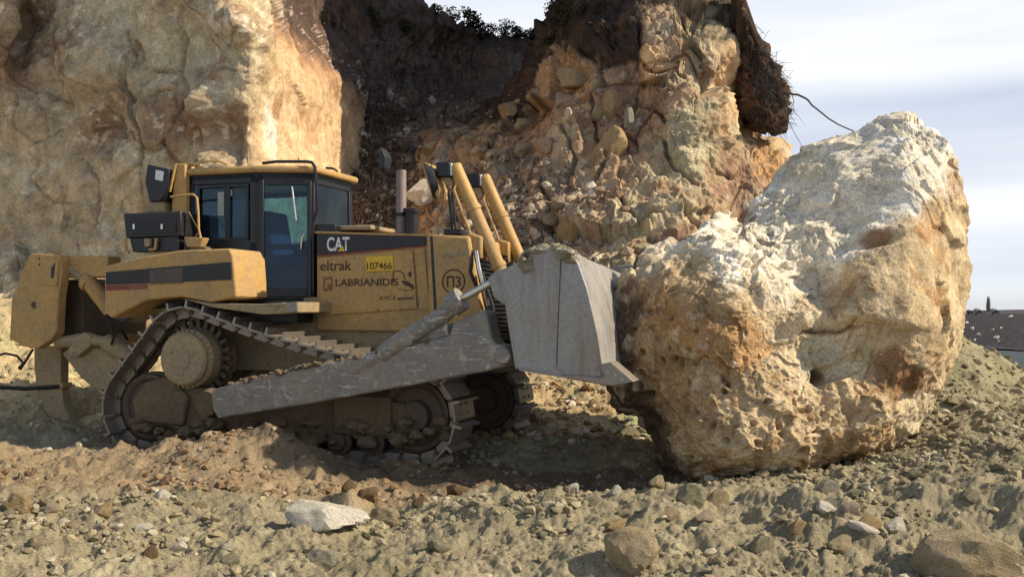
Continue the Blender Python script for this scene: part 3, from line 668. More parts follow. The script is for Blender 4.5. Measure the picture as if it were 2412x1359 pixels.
M_mud = mat_paint('caked_mud', (.125, .088, .052), (.215, .16, .10), .5, .9, 0, None, False, .2, .03)
M_rust = mat_paint('rusty_pipe', (.24, .185, .17), (.31, .25, .22), .3, .6, .2)
M_rub = mat_paint('rubber_hose', (.012, .012, .012), (.10, .08, .06), .2, .6)
M_red = mat_paint('red_stripe', (.20, .035, .025), DUST, .2, .5)
M_chrome = mat_paint('cylinder_rod', (.62, .60, .56), (.40, .36, .28), .15, .25, .9)
M_white = mat_paint('white_label', (.72, .72, .70), DUST, .1, .5)
M_ink = mat_paint('brown_ink', (.07, .035, .015), (.20, .13, .06), .12, .6)
M_plate = mat_paint('plate_yellow', (.72, .45, .03), (.55, .37, .10), .2, .5)
M_seat = mat_paint('seat_cloth', (.035, .06, .11), (.06, .06, .06), .05, .8)
M_lens = mat_paint('lamp_lens', (.75, .75, .72), (.5, .45, .35), .1, .15)
m, t, p = newmat('cab_glass')
tr = N(t, 'ShaderNodeBsdfTransparent'); tr.inputs['Color'].default_value = (.52, .72, .84, 1)
gl = N(t, 'ShaderNodeBsdfGlossy'); gl.inputs['Roughness'].default_value = .04; gl.inputs['Color'].default_value = (.55, .6, .65, 1)
df = N(t, 'ShaderNodeBsdfDiffuse'); df.inputs['Color'].default_value = (.30, .27, .21, 1)
fr = N(t, 'ShaderNodeFresnel'); fr.inputs['IOR'].default_value = 1.5
ms = N(t, 'ShaderNodeMixShader'); t.links.new(fr.outputs[0], ms.inputs[0]); t.links.new(tr.outputs[0], ms.inputs[1]); t.links.new(gl.outputs[0], ms.inputs[2])
tcn = N(t, 'ShaderNodeTexCoord').outputs['Object']
ms2 = N(t, 'ShaderNodeMixShader'); t.links.new(rampn(t, noise(t, 3, 6, .65, tcn), [(.4, .0), (.9, .06)]), ms2.inputs[0]); t.links.new(ms.outputs[0], ms2.inputs[1]); t.links.new(df.outputs[0], ms2.inputs[2])
t.links.new(ms2.outputs[0], t.nodes['Material Output'].inputs['Surface']); M_glass = m

dz = bpy.data.objects.new('bulldozer', None); COL.objects.link(dz)
dz.location = ORG; dz.rotation_euler = (0, 0, -ALPHA)
tag(dz, 'dusty yellow tracked bulldozer pushing the huge boulder with its raised steel blade', 'bulldozer')
def px_prism(name, pts, v, v0, v1, mat, parent=None, bevel=.012, **k):
    return MB().prism([L(a, b, v) for a, b in pts], v0, v1).build(name, mat, parent or dz, bevel, **k)

# ---- tracks
cS = L(430, 846, 1.43); cF = L(962, 988, 1.43); cR = L(328, 962, 1.43)
RS, RF, RR = .47, .42, .42
cF = (cF[0], RF + .10); cR = (cR[0], RR + .10)
def hull(circ):
    P = [(c[0] + r * math.cos(k * math.pi / 60), c[1] + r * math.sin(k * math.pi / 60)) for c, r in circ for k in range(120)]
    P = sorted(set(P))
    def half(P):
        h = []
        for p in P:
            while len(h) >= 2 and (h[-1][0] - h[-2][0]) * (p[1] - h[-2][1]) - (h[-1][1] - h[-2][1]) * (p[0] - h[-2][0]) <= 0: h.pop()
            h.append(p)
        return h
    a, b = half(P), half(P[::-1]); return a[:-1] + b[:-1]
loop = np.array(hull([(cS, RS + .07), (cF, RF + .045), (cR, RR + .045)])); loop = np.vstack([loop, loop[:1]])
# the upper run sags a little between sprocket and front idler
seg = np.hypot(*np.diff(loop, axis=0).T); cum = np.concatenate([[0], np.cumsum(seg)]); per = cum[-1]
NSH = int(round(per / .215))
def along(s):
    s = s % per; q = np.array([np.interp(s, cum, loop[:, 0]), np.interp(s, cum, loop[:, 1])])
    if q[1] > cF[1] + .3 and cS[0] + .15 < q[0] < cF[0]:
        f = (q[0] - cS[0]) / (cF[0] - cS[0]); q[1] -= .07 * math.sin(math.pi * min(max(f, 0), 1))
    return q
shoe_me = None
def make_shoe():
    b = MB(); hw = .30
    b.prism([(-.098, 0), (.098, 0), (.098, .022), (-.098, .022)], -hw, hw)              # plate
    b.prism([(-.098, .020), (-.066, .020), (-.072, .094), (-.094, .094)], -hw + .004, hw - .004)   # grouser bar
    b.prism([(.098, -.012), (.118, -.012), (.118, .014), (.098, .018)], -hw + .01, hw - .01)   # trailing lip
    for sv in (-1, 1):
        b.prism([(-.10, -.10), (.06, -.105), (.10, -.07), (.10, 0), (-.10, 0)], sv * .06, sv * .13)     # link
    for q in (-.055, .055):
        for sv in (-.09, .09): b.tube([(q, sv, .018), (q, sv, .040)], .016, 8)                       # bolts
    return b
for side in (1, -1):
    vc = 1.13 * side
    fr_ = MB()
    fr_.prism([(cR[0] + .05, .30), (cF[0] - .1, .26), (cF[0] - .1, .66), (cR[0] + 1.2, .74), (cR[0] + .15, .80), (cR[0] - .1, .62)], vc - .17, vc + .17)
    fr_.prism([(cR[0] - .12, .36), (cR[0] + .55, .32), (cR[0] + .62, .66), (cR[0] + .35, .90), (cR[0] + .02, .82), (cR[0] - .16, .6)], vc + .1, vc + .235)
    fr_.prism([(cF[0] - .95, .30), (cF[0] - .25, .30), (cF[0] - .25, .72), (cF[0] - .95, .72)], vc + .1, vc + .225)
    frame = fr_.build('track_frame', M_mud, dz, .03)
    for c, nm in ((cF, 'front'), (cR, 'rear')):
        MB().disc(c[0], c[1], [(-.13, .12), (-.13, RF - .06), (-.12, RF - .03), (-.06, RF - .03), (-.05, RF), (.05, RF), (.06, RF - .03), (.12, RF - .03), (.13, RF - .06), (.12, RF - .09), (.08, RF - .12), (.08, .18), (.16, .16), (.16, .10), (.17, .01)], vc, 40).build('idler_wheel', M_track, frame, 0)
    u0, u1 = cR[0] + .55, cF[0] - .50
    for k in range(7):
        uu_ = u0 + (u1 - u0) * k / 6
        MB().disc(uu_, .215, [(-.16, .05), (-.16, .15), (-.13, .15), (-.12, .11), (.12, .11), (.13, .15), (.16, .15), (.17, .10), (.21, .09), (.22, .01)], vc, 20).build('track_roller', M_track, frame, 0)
    ch = MB()
    for k in range(NSH):
        q = along(k * per / NSH + .1075); ch.tube([(q[0], vc - .15, q[1]), (q[0], vc + .15, q[1])], .03, 8)
    chain = ch.build('track_chain', M_track, dz, 0)
    for k in range(NSH):
        s0 = k * per / NSH; q = along(s0); q2 = along(s0 + .03); q1 = along(s0 - .03); ang = math.atan2(q2[1] - q1[1], q2[0] - q1[0])
        nrm_ = np.array([math.sin(ang), -math.cos(ang)]) * .045
        if shoe_me is None:
            o = make_shoe().build('track_shoe', M_shoe, chain, 0); shoe_me = o.data
        else: o = link('track_shoe', shoe_me, None, chain)
        # loop runs anticlockwise in (u, w): outside is to its right
        o.location = (q[0] + nrm_[0], -vc, q[1] + nrm_[1]); o.rotation_euler = (math.pi, ang, 0) if False else (0, -ang - math.pi, 0)
    # drive sprocket with final drive hub
    sp = MB().disc(cS[0], cS[1], [(-.05, .1), (-.05, RS - .10), (.05, RS - .10), (.05, .1)], vc, 36)
    for k in range(25):
        a = 2 * math.pi * k / 25
        c0 = (cS[0] + (RS - .06) * math.cos(a), cS[1] + (RS - .06) * math.sin(a)); ta = (-math.sin(a), math.cos(a)); ra = (math.cos(a), math.sin(a))
        sp.prism([(c0[0] - ta[0] * .035 - ra[0] * .06, c0[1] - ta[1] * .035 - ra[1] * .06), (c0[0] + ta[0] * .035 - ra[0] * .06, c0[1] + ta[1] * .035 - ra[1] * .06),
                  (c0[0] + ta[0] * .018 + ra[0] * .05, c0[1] + ta[1] * .018 + ra[1] * .05), (c0[0] - ta[0] * .018 + ra[0] * .05, c0[1] - ta[1] * .018 + ra[1] * .05)], vc - .04, vc + .04)
    spo = sp.build('drive_sprocket', M_track, dz, .006)
    hb = MB().disc(cS[0], cS[1], [(-.35 * side, .30), (.0, .345), (.20 * side, .345), (.22 * side, .33), (.23 * side, .31), (.285 * side, .31), (.315 * side, .285), (.32 * side, .20), (.322 * side, .01)], vc, 48)
    for k in range(30):
        a = 2 * math.pi * k / 30; hb.tube([(cS[0] + .327 * math.cos(a), vc + .21 * side, cS[1] + .327 * math.sin(a)), (cS[0] + .327 * math.cos(a), vc + .245 * side, cS[1] + .327 * math.sin(a))], .013, 6)
    hub = hb.build('hub', M_dirty, spo, 0)
    cov = MB()
    for k in range(3):
        a = 2 * math.pi * k / 3 + .5
        cov.tube([(cS[0] + .17 * math.cos(a), vc + .31 * side, cS[1] + .17 * math.sin(a)), (cS[0] + .17 * math.cos(a), vc + .335 * side, cS[1] + .17 * math.sin(a))], .028, 8)
    cov.tube([(cS[0], vc + .31 * side, cS[1]), (cS[0], vc + .332 * side, cS[1])], .115, 28)
    cov.build('hub_cover', M_dirty, spo, .006)

# ---- hull and engine hood
px_prism('main_frame', [(420, 700), (1010, 700), (1140, 760), (1150, 850), (1000, 880), (480, 870)], .55, -.55, .55, M_dirty)
uG0 = L(1004, 552, .70)[0]
hoodtop = [L(745, 549, .60), L(1004, 555, .60)]
wB = L(760, 760, .6)[1]
MB().prism([(hoodtop[0][0], wB - .1), (uG0, wB - .1), (uG0, hoodtop[1][1] - .006), (hoodtop[0][0], hoodtop[0][1] - .006)], -.595, .595).build('hood', M_yel, dz, .02)
px_prism('hood_top_plate', [(742, 545), (1003, 552), (1003, 557), (742, 550)], .605, -.61, .61, M_yel, None, .004)
strip = px_prism('hood_stripe', [(746, 551), (1003, 558), (1003, 577), (746, 601)], .612, .597, .612, M_blk2, None, .004)
MB().prism([L(746, 601.5, .608), L(1003, 577.5, .608), L(1003, 581, .608), L(746, 606, .608)], .597, .609).build('stripe_edge', M_red, dz)
door = px_prism('engine_door', [(751, 608), (971, 589), (982, 727), (755, 743)], .622, .6, .622, M_yel, None, .006)
px_prism('hood_panel', [(976, 588), (1000, 586), (1012, 731), (987, 728)], .616, .6, .616, M_yel, None, .006)
for a_, b_ in [(760 + 26 * k, 738 - 1.75 * k) for k in range(9)] + [(757 + 26 * k, 614 - 2.2 * k) for k in range(9)] + [(978, 600 + 25 * k) for k in range(5)]: MB().tube([LV(a_, b_, .60), LV(a_, b_, .629)], .010, 8).build('bolt', M_dirty, door, 0)
for a_, b_ in ((753, 625), (753, 720)): MB().tube([LV(a_, b_, .625), LV(a_, b_ + 12, .625)], .012, 8).build('hinge', M_dirty, door)
px_prism('latch', [(962, 640), (968, 640), (968, 652), (962, 652)], .632, .62, .634, M_blk2, door, .003)
# radiator guard
rgp = [(1004, 552), (1104, 556), (1118, 640), (1140, 745), (1150, 800), (1010, 806)]
guard = px_prism('radiator_guard', rgp, .70, -.70, .70, M_yel, None, .03)
px_prism('grab_pocket', [(1040, 600), (1098, 588), (1099, 600), (1046, 612)], .712, .69, .706, M_dirty, guard, .01)
px_prism('guard_seam', [(1012, 556), (1018, 556), (1030, 760), (1023, 760)], .712, .69, .704, M_blk2, guard, .002)
# grille of slats on the front of the guard, seen nearly edge on
gu = [L(1110, 590, .70), L(1152, 800, .70)]
gr = MB().quad((gu[0][0] + .012, .62, gu[0][1]), (gu[1][0] + .012, .62, gu[1][1]), (gu[1][0] + .012, -.62, gu[1][1]), (gu[0][0] + .012, -.62, gu[0][1]), .03).build('grille_backing', M_blk2, guard)
for k in range(20):
    f = (k + .5) / 20; u_ = gu[0][0] + (gu[1][0] - gu[0][0]) * f + .05; w_ = gu[0][1] + (gu[1][1] - gu[0][1]) * f
    MB().prism([(u_ - .04, w_ - .006), (u_ + .02, w_ + .012), (u_ + .02, w_ + .026), (u_ - .04, w_ + .008)], -.60, .60).build('grille_slat', M_blk, guard)
# nose plate of the hull below the grille
px_prism('nose_guard', [(1140, 805), (1165, 815), (1170, 880), (1060, 890), (1050, 800)], .55, -.62, .62, M_blk)

# ---- cab
CA = L(440, 560, .78)[0]; CBu = L(603, 560, .78)[0]; CC = on(741, 560, (0, .50), (1, .50))[0]
A_, B_, C_ = (CA, .78), (CBu, .78), (CC, .50); C2, B2, A2 = (CC, -.50), (CBu, -.78), (CA, -.78)
w_t = L(603, 407, .78)[1]; w_s = L(520, 577, .78)[1]; w_f = on(670, 705, B_, C_)[2]
cab = MB()
inn = .07
cab.plan([A_, B_, C_, C2, B2, A2], w_f - .04, w_f)                                            # floor
cab.plan([A_, B_, C_, C2, B2, A2], w_t - .07, w_t)                                            # head
def wall(P, Q, w0, w1, th=.06):
    d = Vector((Q[0] - P[0], Q[1] - P[1])); n = Vector((-d.y, d.x)).normalized() * th
    mid = Vector(((P[0] + Q[0]) / 2, (P[1] + Q[1]) / 2)); c0 = Vector(((CA + CC) / 2, 0))
    if n.dot(c0 - mid) < 0: n = -n
    cab.plan([P, Q, (Q[0] + n.x, Q[1] + n.y), (P[0] + n.x, P[1] + n.y)], w0, w1)
def lerp2(P, Q, f): return (P[0] + (Q[0] - P[0]) * f, P[1] + (Q[1] - P[1]) * f)
for P, Q, sill in ((A_, B_, w_s), (A2, B2, w_s), (B_, C_, w_f + .10), (B2, C2, w_f + .10), (C_, C2, w_f + .75), (A_, A2, w_s)):
    wall(P, Q, w_f, sill + .03); wall(P, Q, w_t - .12, w_t - .004)
    ln = math.hypot(Q[0] - P[0], Q[1] - P[1]); pw = min(.09 / ln, .2)
    wall(P, lerp2(P, Q, pw), w_f, w_t - .006); wall(lerp2(P, Q, 1 - pw), Q, w_f, w_t - .006)
cabo = cab.build('cab', M_blk2, dz, .01)
def pane(P, Q, f0, f1, w0, w1, name='window', off=.02):
    a = lerp2(P, Q, f0); b = lerp2(P, Q, f1); d = Vector((Q[0] - P[0], Q[1] - P[1])); n = Vector((-d.y, d.x)).normalized() * off
    if n.dot(Vector(((CA + CC) / 2, 0)) - Vector(P)) < 0: n = -n
    MB().quad((a[0] + n.x, a[1] + n.y, w0), (b[0] + n.x, b[1] + n.y, w0), (b[0] + n.x, b[1] + n.y, w1), (a[0] + n.x, a[1] + n.y, w1), .008).build(name, M_glass, cabo)
for P, Q, w0 in ((A_, B_, w_s), (A2, B2, w_s), (B_, C_, w_f + .1), (B2, C2, w_f + .1), (C_, C2, w_f + .75), (A_, A2, w_s)):
    pane(P, Q, .06, .94, w0, w_t - .1)
# the door's own frame and handle, sliding rear sash
dr = MB()
def frame_on(mb, P, Q, f0, f1, w0, w1, wd_, out=.012):
    d = Vector((Q[0] - P[0], Q[1] - P[1])); n = Vector((-d.y, d.x)).normalized()
    if n.dot(Vector(((CA + CC) / 2, 0)) - Vector(P)) > 0: n = -n
    ln = d.length; g = wd_ / ln
    for a, b, c, e in ((f0, f0 + g, w0, w1), (f1 - g, f1, w0, w1), (f0 + g, f1 - g, w0, w0 + wd_), (f0 + g, f1 - g, w1 - wd_, w1)):
        p0, p1 = lerp2(P, Q, a), lerp2(P, Q, b)
        mb.plan([p0, p1, (p1[0] + n.x * out, p1[1] + n.y * out), (p0[0] + n.x * out, p0[1] + n.y * out)], c, e)
frame_on(dr, B_, C_, .06, .95, w_f + .03, w_t - .09, .055, .03)
dro = dr.build('door', M_blk2, cabo, .008)
hp = lerp2(B_, C_, .86); MB().tube([(hp[0], hp[1] + .05, w_f + .78), (hp[0] - .02, hp[1] + .075, w_f + .74), (hp[0] - .04, hp[1] + .06, w_f + .60)], .012, 8).build('handle', M_chrome, dro)
sa = MB(); frame_on(sa, A_, B_, .16, .60, w_s + .05, w_t - .13, .035, .014); frame_on(sa, A_, B_, .60, .90, w_s + .05, w_t - .13, .035, .014); sa.build('sash', M_blk2, cabo, .004)
# interior
sx_ = CBu + .02
seat = MB(); seat.box(sx_ - .15, sx_ + .40, -.28, .28, w_f + .42, w_f + .56); seat.prism([(sx_ - .25, w_f + .5), (sx_ - .08, w_f + .5), (sx_ - .20, w_f + 1.12), (sx_ - .34, w_f + 1.12)], -.26, .26); seat.box(sx_ - .05, sx_ + .3, -.2, .2, w_f + .02, w_f + .42)
seat.box(sx_ - .1, sx_ + .35, .27, .36, w_f + .62, w_f + .69)
seat.build('seat', M_seat, cabo, .05)
cn = MB().box(CC - .30, CC - .12, -.35, .35, w_f + .02, w_f + .72); cn.box(sx_ - .2, sx_ + .5, -.62, -.40, w_f + .02, w_f + .60); cn.build('console', M_blk2, cabo, .03)
for k, (du, dv) in enumerate(((.46, .30), (.52, -.45), (.62, -.5))):
    MB().tube([(sx_ + du - .02, dv, w_f + .40), (sx_ + du, dv, w_f + .72)], [.012, .012], 8).tube([(sx_ + du, dv, w_f + .72), (sx_ + du + .005, dv, w_f + .80)], [.028, .022], 10).build('lever', M_white if k == 0 else M_blk2, cabo)
# wiper on the door glass and stickers in the rear window
wp = on(700, 520, B_, C_); wq = on(690, 440, B_, C_); MB().tube([(wp[0], wp[1] + .02, wp[2]), (wq[0], wq[1] + .02, wq[2])], .010, 6).build('wiper', M_chrome, cabo)
for x0, x1, y0, y1 in ((532, 545, 446, 462), (511, 526, 452, 508)):
    q0 = L(x0, y1, .79); q1 = L(x1, y0, .79); MB().box(q0[0], q1[0], .770, .774, q0[1], q1[1]).build('sticker', mat_paint('pale_paper', (.30, .34, .30), DUST, .1, .8), cabo)
# roof, rops post and beams
roof = MB().plan([(CA - .10, .83), (CBu, .83), (CC + .06, .56), (CC + .06, -.56), (CBu, -.83), (CA - .10, -.83)], w_t + .002, L(603, 389, .83)[1])
rfo = roof.build('roof', M_yel, dz, .03)
px_prism('roof_rail', [(436, 383), (470, 386), (470, 391), (436, 392)], .80, .74, .82, M_yel, rfo, .006)
MB().tube([LV(465, 386, .8), LV(480, 381, .8), LV(515, 380, .8), LV(535, 388, .8)], .012, 8).build('grab_rail', M_yel, rfo)
px_prism('rops_post', [(411, 384), (437, 386), (437, 500), (440, 600), (400, 600), (404, 470)], .86, .66, .86, M_yel, None, .02)
MB().prism([L(411, 384, .86), L(437, 386, .86), L(440, 600, .86), L(400, 600, .86)], -.86, -.66).build('rops_post', M_yel, dz, .02)
MB().tube([LV(414, 386, .90), LV(400, 452, .90)], .016, 8).build('post_brace', M_yel, dz)
MB().tube([LV(585, 388, .5), LV(584, 345, .5)], [.012, .005], 6).build('antenna', M_yel, rfo)
MB().tube([(CC + .04, .56, L(620, 390, .5)[1]), LV(619, 385, .60), LV(650, 381, .60), LV(722, 381, .60), LV(735, 383, .60), LV(742, 394, .60), LV(745, 440, .60), LV(747, 495, .60), LV(738, 520, .60)][1:], .019, 10).build('mirror_bracket', M_blk2, dz)
MB().tube([LV(768, 396, -.60), LV(783, 397, -.60), LV(793, 402, -.60), LV(800, 455, -.60), LV(803, 497, -.60), LV(785, 522, -.60)], .016, 10).build('mirror_bracket', M_blk2, dz)
MB().tube([LV(704, 381, .60), LV(703, 372, .60)], .007, 6).build('marker_pin', M_blk2, rfo)
# mirror plate & dash clutter behind the windscreen base
px_prism('scuttle', [(742, 528), (790, 528), (790, 549), (742, 549)], .48, -.45, .48, M_blk2)

# ---- fender tanks, steps
uT = L(547, 640, 1.42)[0]
def tank(v0, v1, near):
    o = MB().prism([L(a, b, 1.42) for a, b in ((246, 627), (330, 606), (420, 590), (541, 585), (549, 605), (556, 700), (497, 712), (424, 699), (345, 707), (262, 750), (246, 735))], v0, v1).build('fender_tank', M_yel if near else M_dirty, dz, .02)
    return o
tk = tank(.74, 1.42, True); tank(-1.42, -.74, False)
# the fender's front corner leans in towards the cab and takes the sun
px_prism('tank_stripe', [(249, 641), (543, 617), (544, 659), (249, 671)], 1.432, 1.40, 1.432, M_blk, tk, .003)
px_prism('tank_red_stripe', [(249, 673), (345, 669), (345, 680), (249, 684)], 1.430, 1.40, 1.430, M_red, tk, .002)
px_prism('tank_badge', [(352, 636), (430, 630), (430, 666), (352, 669)], 1.436, 1.42, 1.436, mat_paint('worn_sticker', (.075, .062, .055), (.16, .13, .10), .5, .7), tk, .002)
px_prism('track_guard', [(425, 702), (497, 714), (610, 716), (700, 711), (700, 736), (620, 741), (500, 724)], 1.40, .62, 1.40, M_dirty, None, .01)
px_prism('step_edge', [(676, 712), (699, 711), (699, 734), (676, 737)], 1.412, 1.38, 1.412, M_shoe, None, .004)
px_prism('step_tread', [(625, 714), (668, 712), (668, 719), (625, 721)], 1.412, 1.36, 1.416, M_shoe, None, .004)
px_prism('fender_shade', [(262, 750), (345, 709), (424, 701), (497, 716), (620, 742), (700, 738), (700, 760), (600, 765), (480, 740), (420, 722), (350, 730), (290, 760)], 1.0, .62, 1.0, M_blk)  # black strip added to stand for the shadow under the fender

# ---- air conditioning box, lamps, rails behind the cab
ac = px_prism('cooler_box', [(290, 503), (425, 497), (427, 556), (296, 561)], 1.15, .55, 1.15, M_blk, None, .015)
q0 = L(427, 497, 1.15); q1 = L(428, 556, 1.15)
px_prism('cooler_grille', [(302, 512), (412, 508), (414, 548), (304, 552)], 1.165, 1.14, 1.162, M_blk2, ac, .004)
for k in range(7): 
    y_ = 514 + k * 5; px_prism('louvre', [(304, y_), (410, y_ - 3), (410, y_ - 1), (304, y_ + 2)], 1.172, 1.15, 1.172, M_blk, ac, 0)
for a_ in (312, 378): px_prism('catch', [(a_, 528), (a_ + 5, 528), (a_ + 5, 540), (a_, 540)], 1.18, 1.15, 1.18, M_chrome, ac, .002)
px_prism('cooler_base', [(305, 561), (420, 556), (422, 592), (312, 594)], 1.12, .6, 1.12, M_blk2, None, .01)
MB().tube([LV(294, 562, 1.16), LV(297, 590, 1.16), LV(305, 594, 1.16)], .022, 8).build('box_leg', M_yel, dz)
MB().tube([LV(352, 588, 1.16), LV(365, 587, 1.16), LV(368, 562, 1.16)], .018, 8).build('box_handle', M_yel, dz)
px_prism('valve_block', [(338, 562), (352, 562), (352, 580), (340, 582)], 1.17, 1.1, 1.17, M_dirty, None, .008)
wl = px_prism('work_light', [(432, 558), (480, 560), (470, 582), (440, 582)], 1.12, 1.0, 1.12, M_yel, None, .012)
px_prism('light_bracket', [(446, 582), (480, 580), (488, 593), (430, 597)], 1.12, .98, 1.10, M_mud, None, .015)
MB().tube([LV(402, 464, 1.05), LV(432, 460, 1.05), LV(455, 458, 1.05), LV(464, 466, 1.05), LV(467, 500, 1.05), LV(468, 540, 1.05), LV(474, 566, 1.05)], .014, 10).build('hand_rail', M_yel, dz)
MB().tube([LV(445, 500, 1.05), LV(470, 545, 1.05), LV(455, 565, 1.05)], .008, 6).build('cable', M_yel, dz)
fl = px_prism('rear_floodlight', [(347, 387), (385, 396), (398, 398), (396, 440), (386, 474), (352, 476), (341, 430)], .95, .45, .95, M_blk2, None, .012)
px_prism('lamp_label', [(366, 400), (385, 404), (382, 427), (364, 423)], .962, .94, .956, M_white, fl, .003)
MB().tube([LV(392, 440, .97), LV(388, 460, .97), LV(378, 470, .97)], .025, 8).build('lamp_handle', M_blk, fl)
px_prism('lamp_foot', [(345, 474), (386, 472), (386, 500), (342, 500)], .90, .5, .90, M_dirty, None, .01)

# ---- exhaust with open rain cap, air intake
ex = L(945, 545, .12); exw = L(936, 402, .12)[1]
exo = MB().tube([(ex[0], .12, ex[1] - .05), (ex[0], .12, ex[1] + .05), (ex[0], .12, exw - .02), (ex[0], .12, exw)], [.085, .062, .062, .060], 24).build('exhaust_stack', M_rust, dz)
MB().tube([(ex[0] + .0, .12, ex[1] + .18), (ex[0] + .0, .12, ex[1] + .22)], .072, 24).build('clamp_band', M_blk, exo)
fa = L(903, 350, .12); fb = L(916, 372, .12); fc_ = L(912, 398, .12); fd = L(893, 410, .12)
MB().prism([fa, fb, fc_, fd, L(890, 402, .12), L(902, 392, .12)], .02, .22).build('rain_cap', M_blk2, exo, .01)
MB().tube([LV(896, 405, .12), LV(945, 406, .12)], .014, 8).build('cap_arm', M_blk2, exo)
ik = L(970, 545, .2); ikw = L(970, 492, .2)[1]
MB().tube([(ik[0], .2, ik[1] - .03), (ik[0], .2, ikw - .05), (ik[0], .2, ikw - .045), (ik[0], .2, ikw), (ik[0], .2, ikw + .01)], [.085, .085, .105, .105, .08], 20).build('air_intake', M_blk, dz)
hp_ = L(860, 543, .0)
MB().box(hp_[0] - .5, hp_[0] + .25, -.35, .35, hp_[1] - .02, hp_[1] + .035).build('hood_hatch', M_dirty, dz, .015)

# ---- lift cylinders with lamps on their heads
def lift(v):
    top = L(1070, 388, .5); bot = L(1180, 640, .5); yk = L(1118, 580, .5); mid = L(1108, 470, .5)
    d = Vector((bot[0] - top[0], bot[1] - top[1])); d.normalize()
    cyl = MB().tube([(top[0], v, top[1]), (top[0] + d.x * .02, v, top[1] + d.y * .02), (bot[0], v, bot[1])], [.05, .078, .078], 20).build('lift_cylinder', M_yel, dz)
    a = .62 * math.hypot(bot[0] - top[0], bot[1] - top[1])
    for f in (.40, .93): 
        q = (top[0] + (bot[0] - top[0]) * f, top[1] + (bot[1] - top[1]) * f)
        MB().tube([(q[0], v, q[1]), (q[0] + d.x * .05, v, q[1] + d.y * .05)], .092, 20).build('collar', M_yel, cyl)
    MB().prism([(yk[0] - .14, yk[1] - .1), (yk[0] + .13, yk[1] - .16), (yk[0] + .13, yk[1] + .1), (yk[0] - .02, yk[1] + .15), (yk[0] - .14, yk[1] + .06)], v - .13, v + .13).build('yoke', M_yel, dz, .025)
    MB().tube([(top[0] + .11, v + .02, top[1] - .10), (top[0] + .03, v + .09, top[1] - .3), (yk[0] + .0, v + .10, yk[1] + .1)], .016, 8).build('oil_pipe', M_yel, cyl)
    rod = (bot[0] + d.x * .5, bot[1] + d.y * .5)
    MB().tube([(bot[0], v, bot[1]), (rod[0], v, rod[1])], .042, 14).build('cylinder_rod', M_chrome, cyl)
    lb = MB(); lu, lw = L(1052, 402, .5); lb.box(lu - .095, lu + .075, v - .10, v + .10, lw - .085, lw + .085)
    lo = lb.build('headlamp', M_blk2, dz, .012)
    MB().box(lu + .074, lu + .094, v - .082, v + .082, lw - .07, lw + .07).build('lens', M_lens, lo, .006)
    MB().prism([(lu - .06, lw - .085), (lu + .06, lw - .085), (lu + .10, lw - .19), (lu - .0, lw - .17)], v - .05, v + .05).build('bracket', M_dirty, lo, .008)
lift(.5); lift(-.5)
# round floodlamp tipped back beside the near cylinder, and two hydraulic pipes
c0 = LV(1018, 428, .5); ax = Vector((-.88, .38, -.28)).normalized()
P0 = Vector((c0[0], c0[1], c0[2]))
rl = MB().tube([tuple(P0 - ax * .05), tuple(P0 - ax * .045), tuple(P0 + ax * .02), tuple(P0 + ax * .05)], [.12, .19, .215, .215], 28).build('round_lamp', M_blk2, dz)
MB().prism([L(1009, 385, .5), L(1020, 390, .5), L(1046, 448, .5), L(1043, 470, .5), L(1034, 462, .5)], .38, .62).build('lamp_bracket', M_yel, rl, .006)
for a_, b_ in ((1056, 1066), (1066, 1074)): MB().tube([LV(a_, 452, .42), LV(b_, 550, .42)], .014, 8).build('hydraulic_pipe', M_blk, dz)
MB().box(L(1058, 548, .42)[0], L(1095, 548, .42)[0], .3, .6, L(1058, 556, .42)[1], L(1058, 543, .42)[1]).build('pipe_block', M_blk, dz, .01)
for k, (x0, y0, x1, y1, x2, y2) in enumerate(((1112, 590, 1108, 640, 1128, 690), (1122, 592, 1130, 640, 1150, 720), (1135, 640, 1160, 720, 1172, 800))):
    MB().tube([LV(x0, y0, .66), LV((x0 + x1) / 2, (y0 + y1) / 2 + 4, .70), LV(x1, y1, .72), LV((x1 + x2) / 2, (y1 + y2) / 2, .72), LV(x2, y2, .66)], .020, 8).build('hose', M_rub if k != 1 else M_chrome, dz)

# ---- push arms and tilt braces
def arm(s):
    v0, v1 = (1.55, 1.86) if s > 0 else (-1.86, -1.55)
    p = [L(a, b, 1.86) for a, b in ((497, 918), (560, 900), (700, 868), (860, 838), (1000, 806), (1058, 790), (1066, 762), (1138, 729), (1146, 735), (1158, 796), (1170, 812), (1188, 812), (1200, 825), (1203, 842), (1190, 862), (1155, 872), (900, 920), (700, 956), (512, 986), (500, 962))]
    ao = MB().prism(p, v0, v1).build('push_arm', M_arm, dz, .025)
    c = L(1186, 838, 1.86); MB().disc(c[0], c[1], [(-.02, .09), (0, .09), (.03, .075), (.035, .01)] if s > 0 else [(-.02, .05), (0, .05)], v1, 20).build('pivot_pin', M_arm, ao)
    e = L(490, 950, 1.7); MB().disc(e[0], e[1], [(-.5, .14), (-.1, .15), (.0, .17), (.12, .14), (.13, .01)], 1.62 if s > 0 else -1.62, 20).build('trunnion', M_mud, ao)
    vm = 1.80 * s
    def lv(px, py): q = L(px, py, 1.80); return (q[0], vm, q[1])
    br = MB().tube([lv(830, 872), lv(900, 838), lv(905, 835), lv(965, 793), lv(968, 790), lv(1040, 745), lv(1068, 718)], [.085, .085, .105, .105, .09, .09, .09], 20).build('tilt_cylinder', M_arm, dz)
    MB().tube([lv(1064, 720), lv(1088, 702)], .125, 20).build('collar', M_arm, br)
    MB().tube([lv(1080, 708), lv(1176, 655)], .038, 14).build('cylinder_rod', M_chrome, br)
    px = [L(a, b, 1.84) for a, b in ((1000, 783), (1050, 760), (1056, 790), (1010, 806))]
    MB().prism(px, v0 + .05, v1 - .05).build('arm_bracket', M_arm, ao, .015)
arm(1); arm(-1)

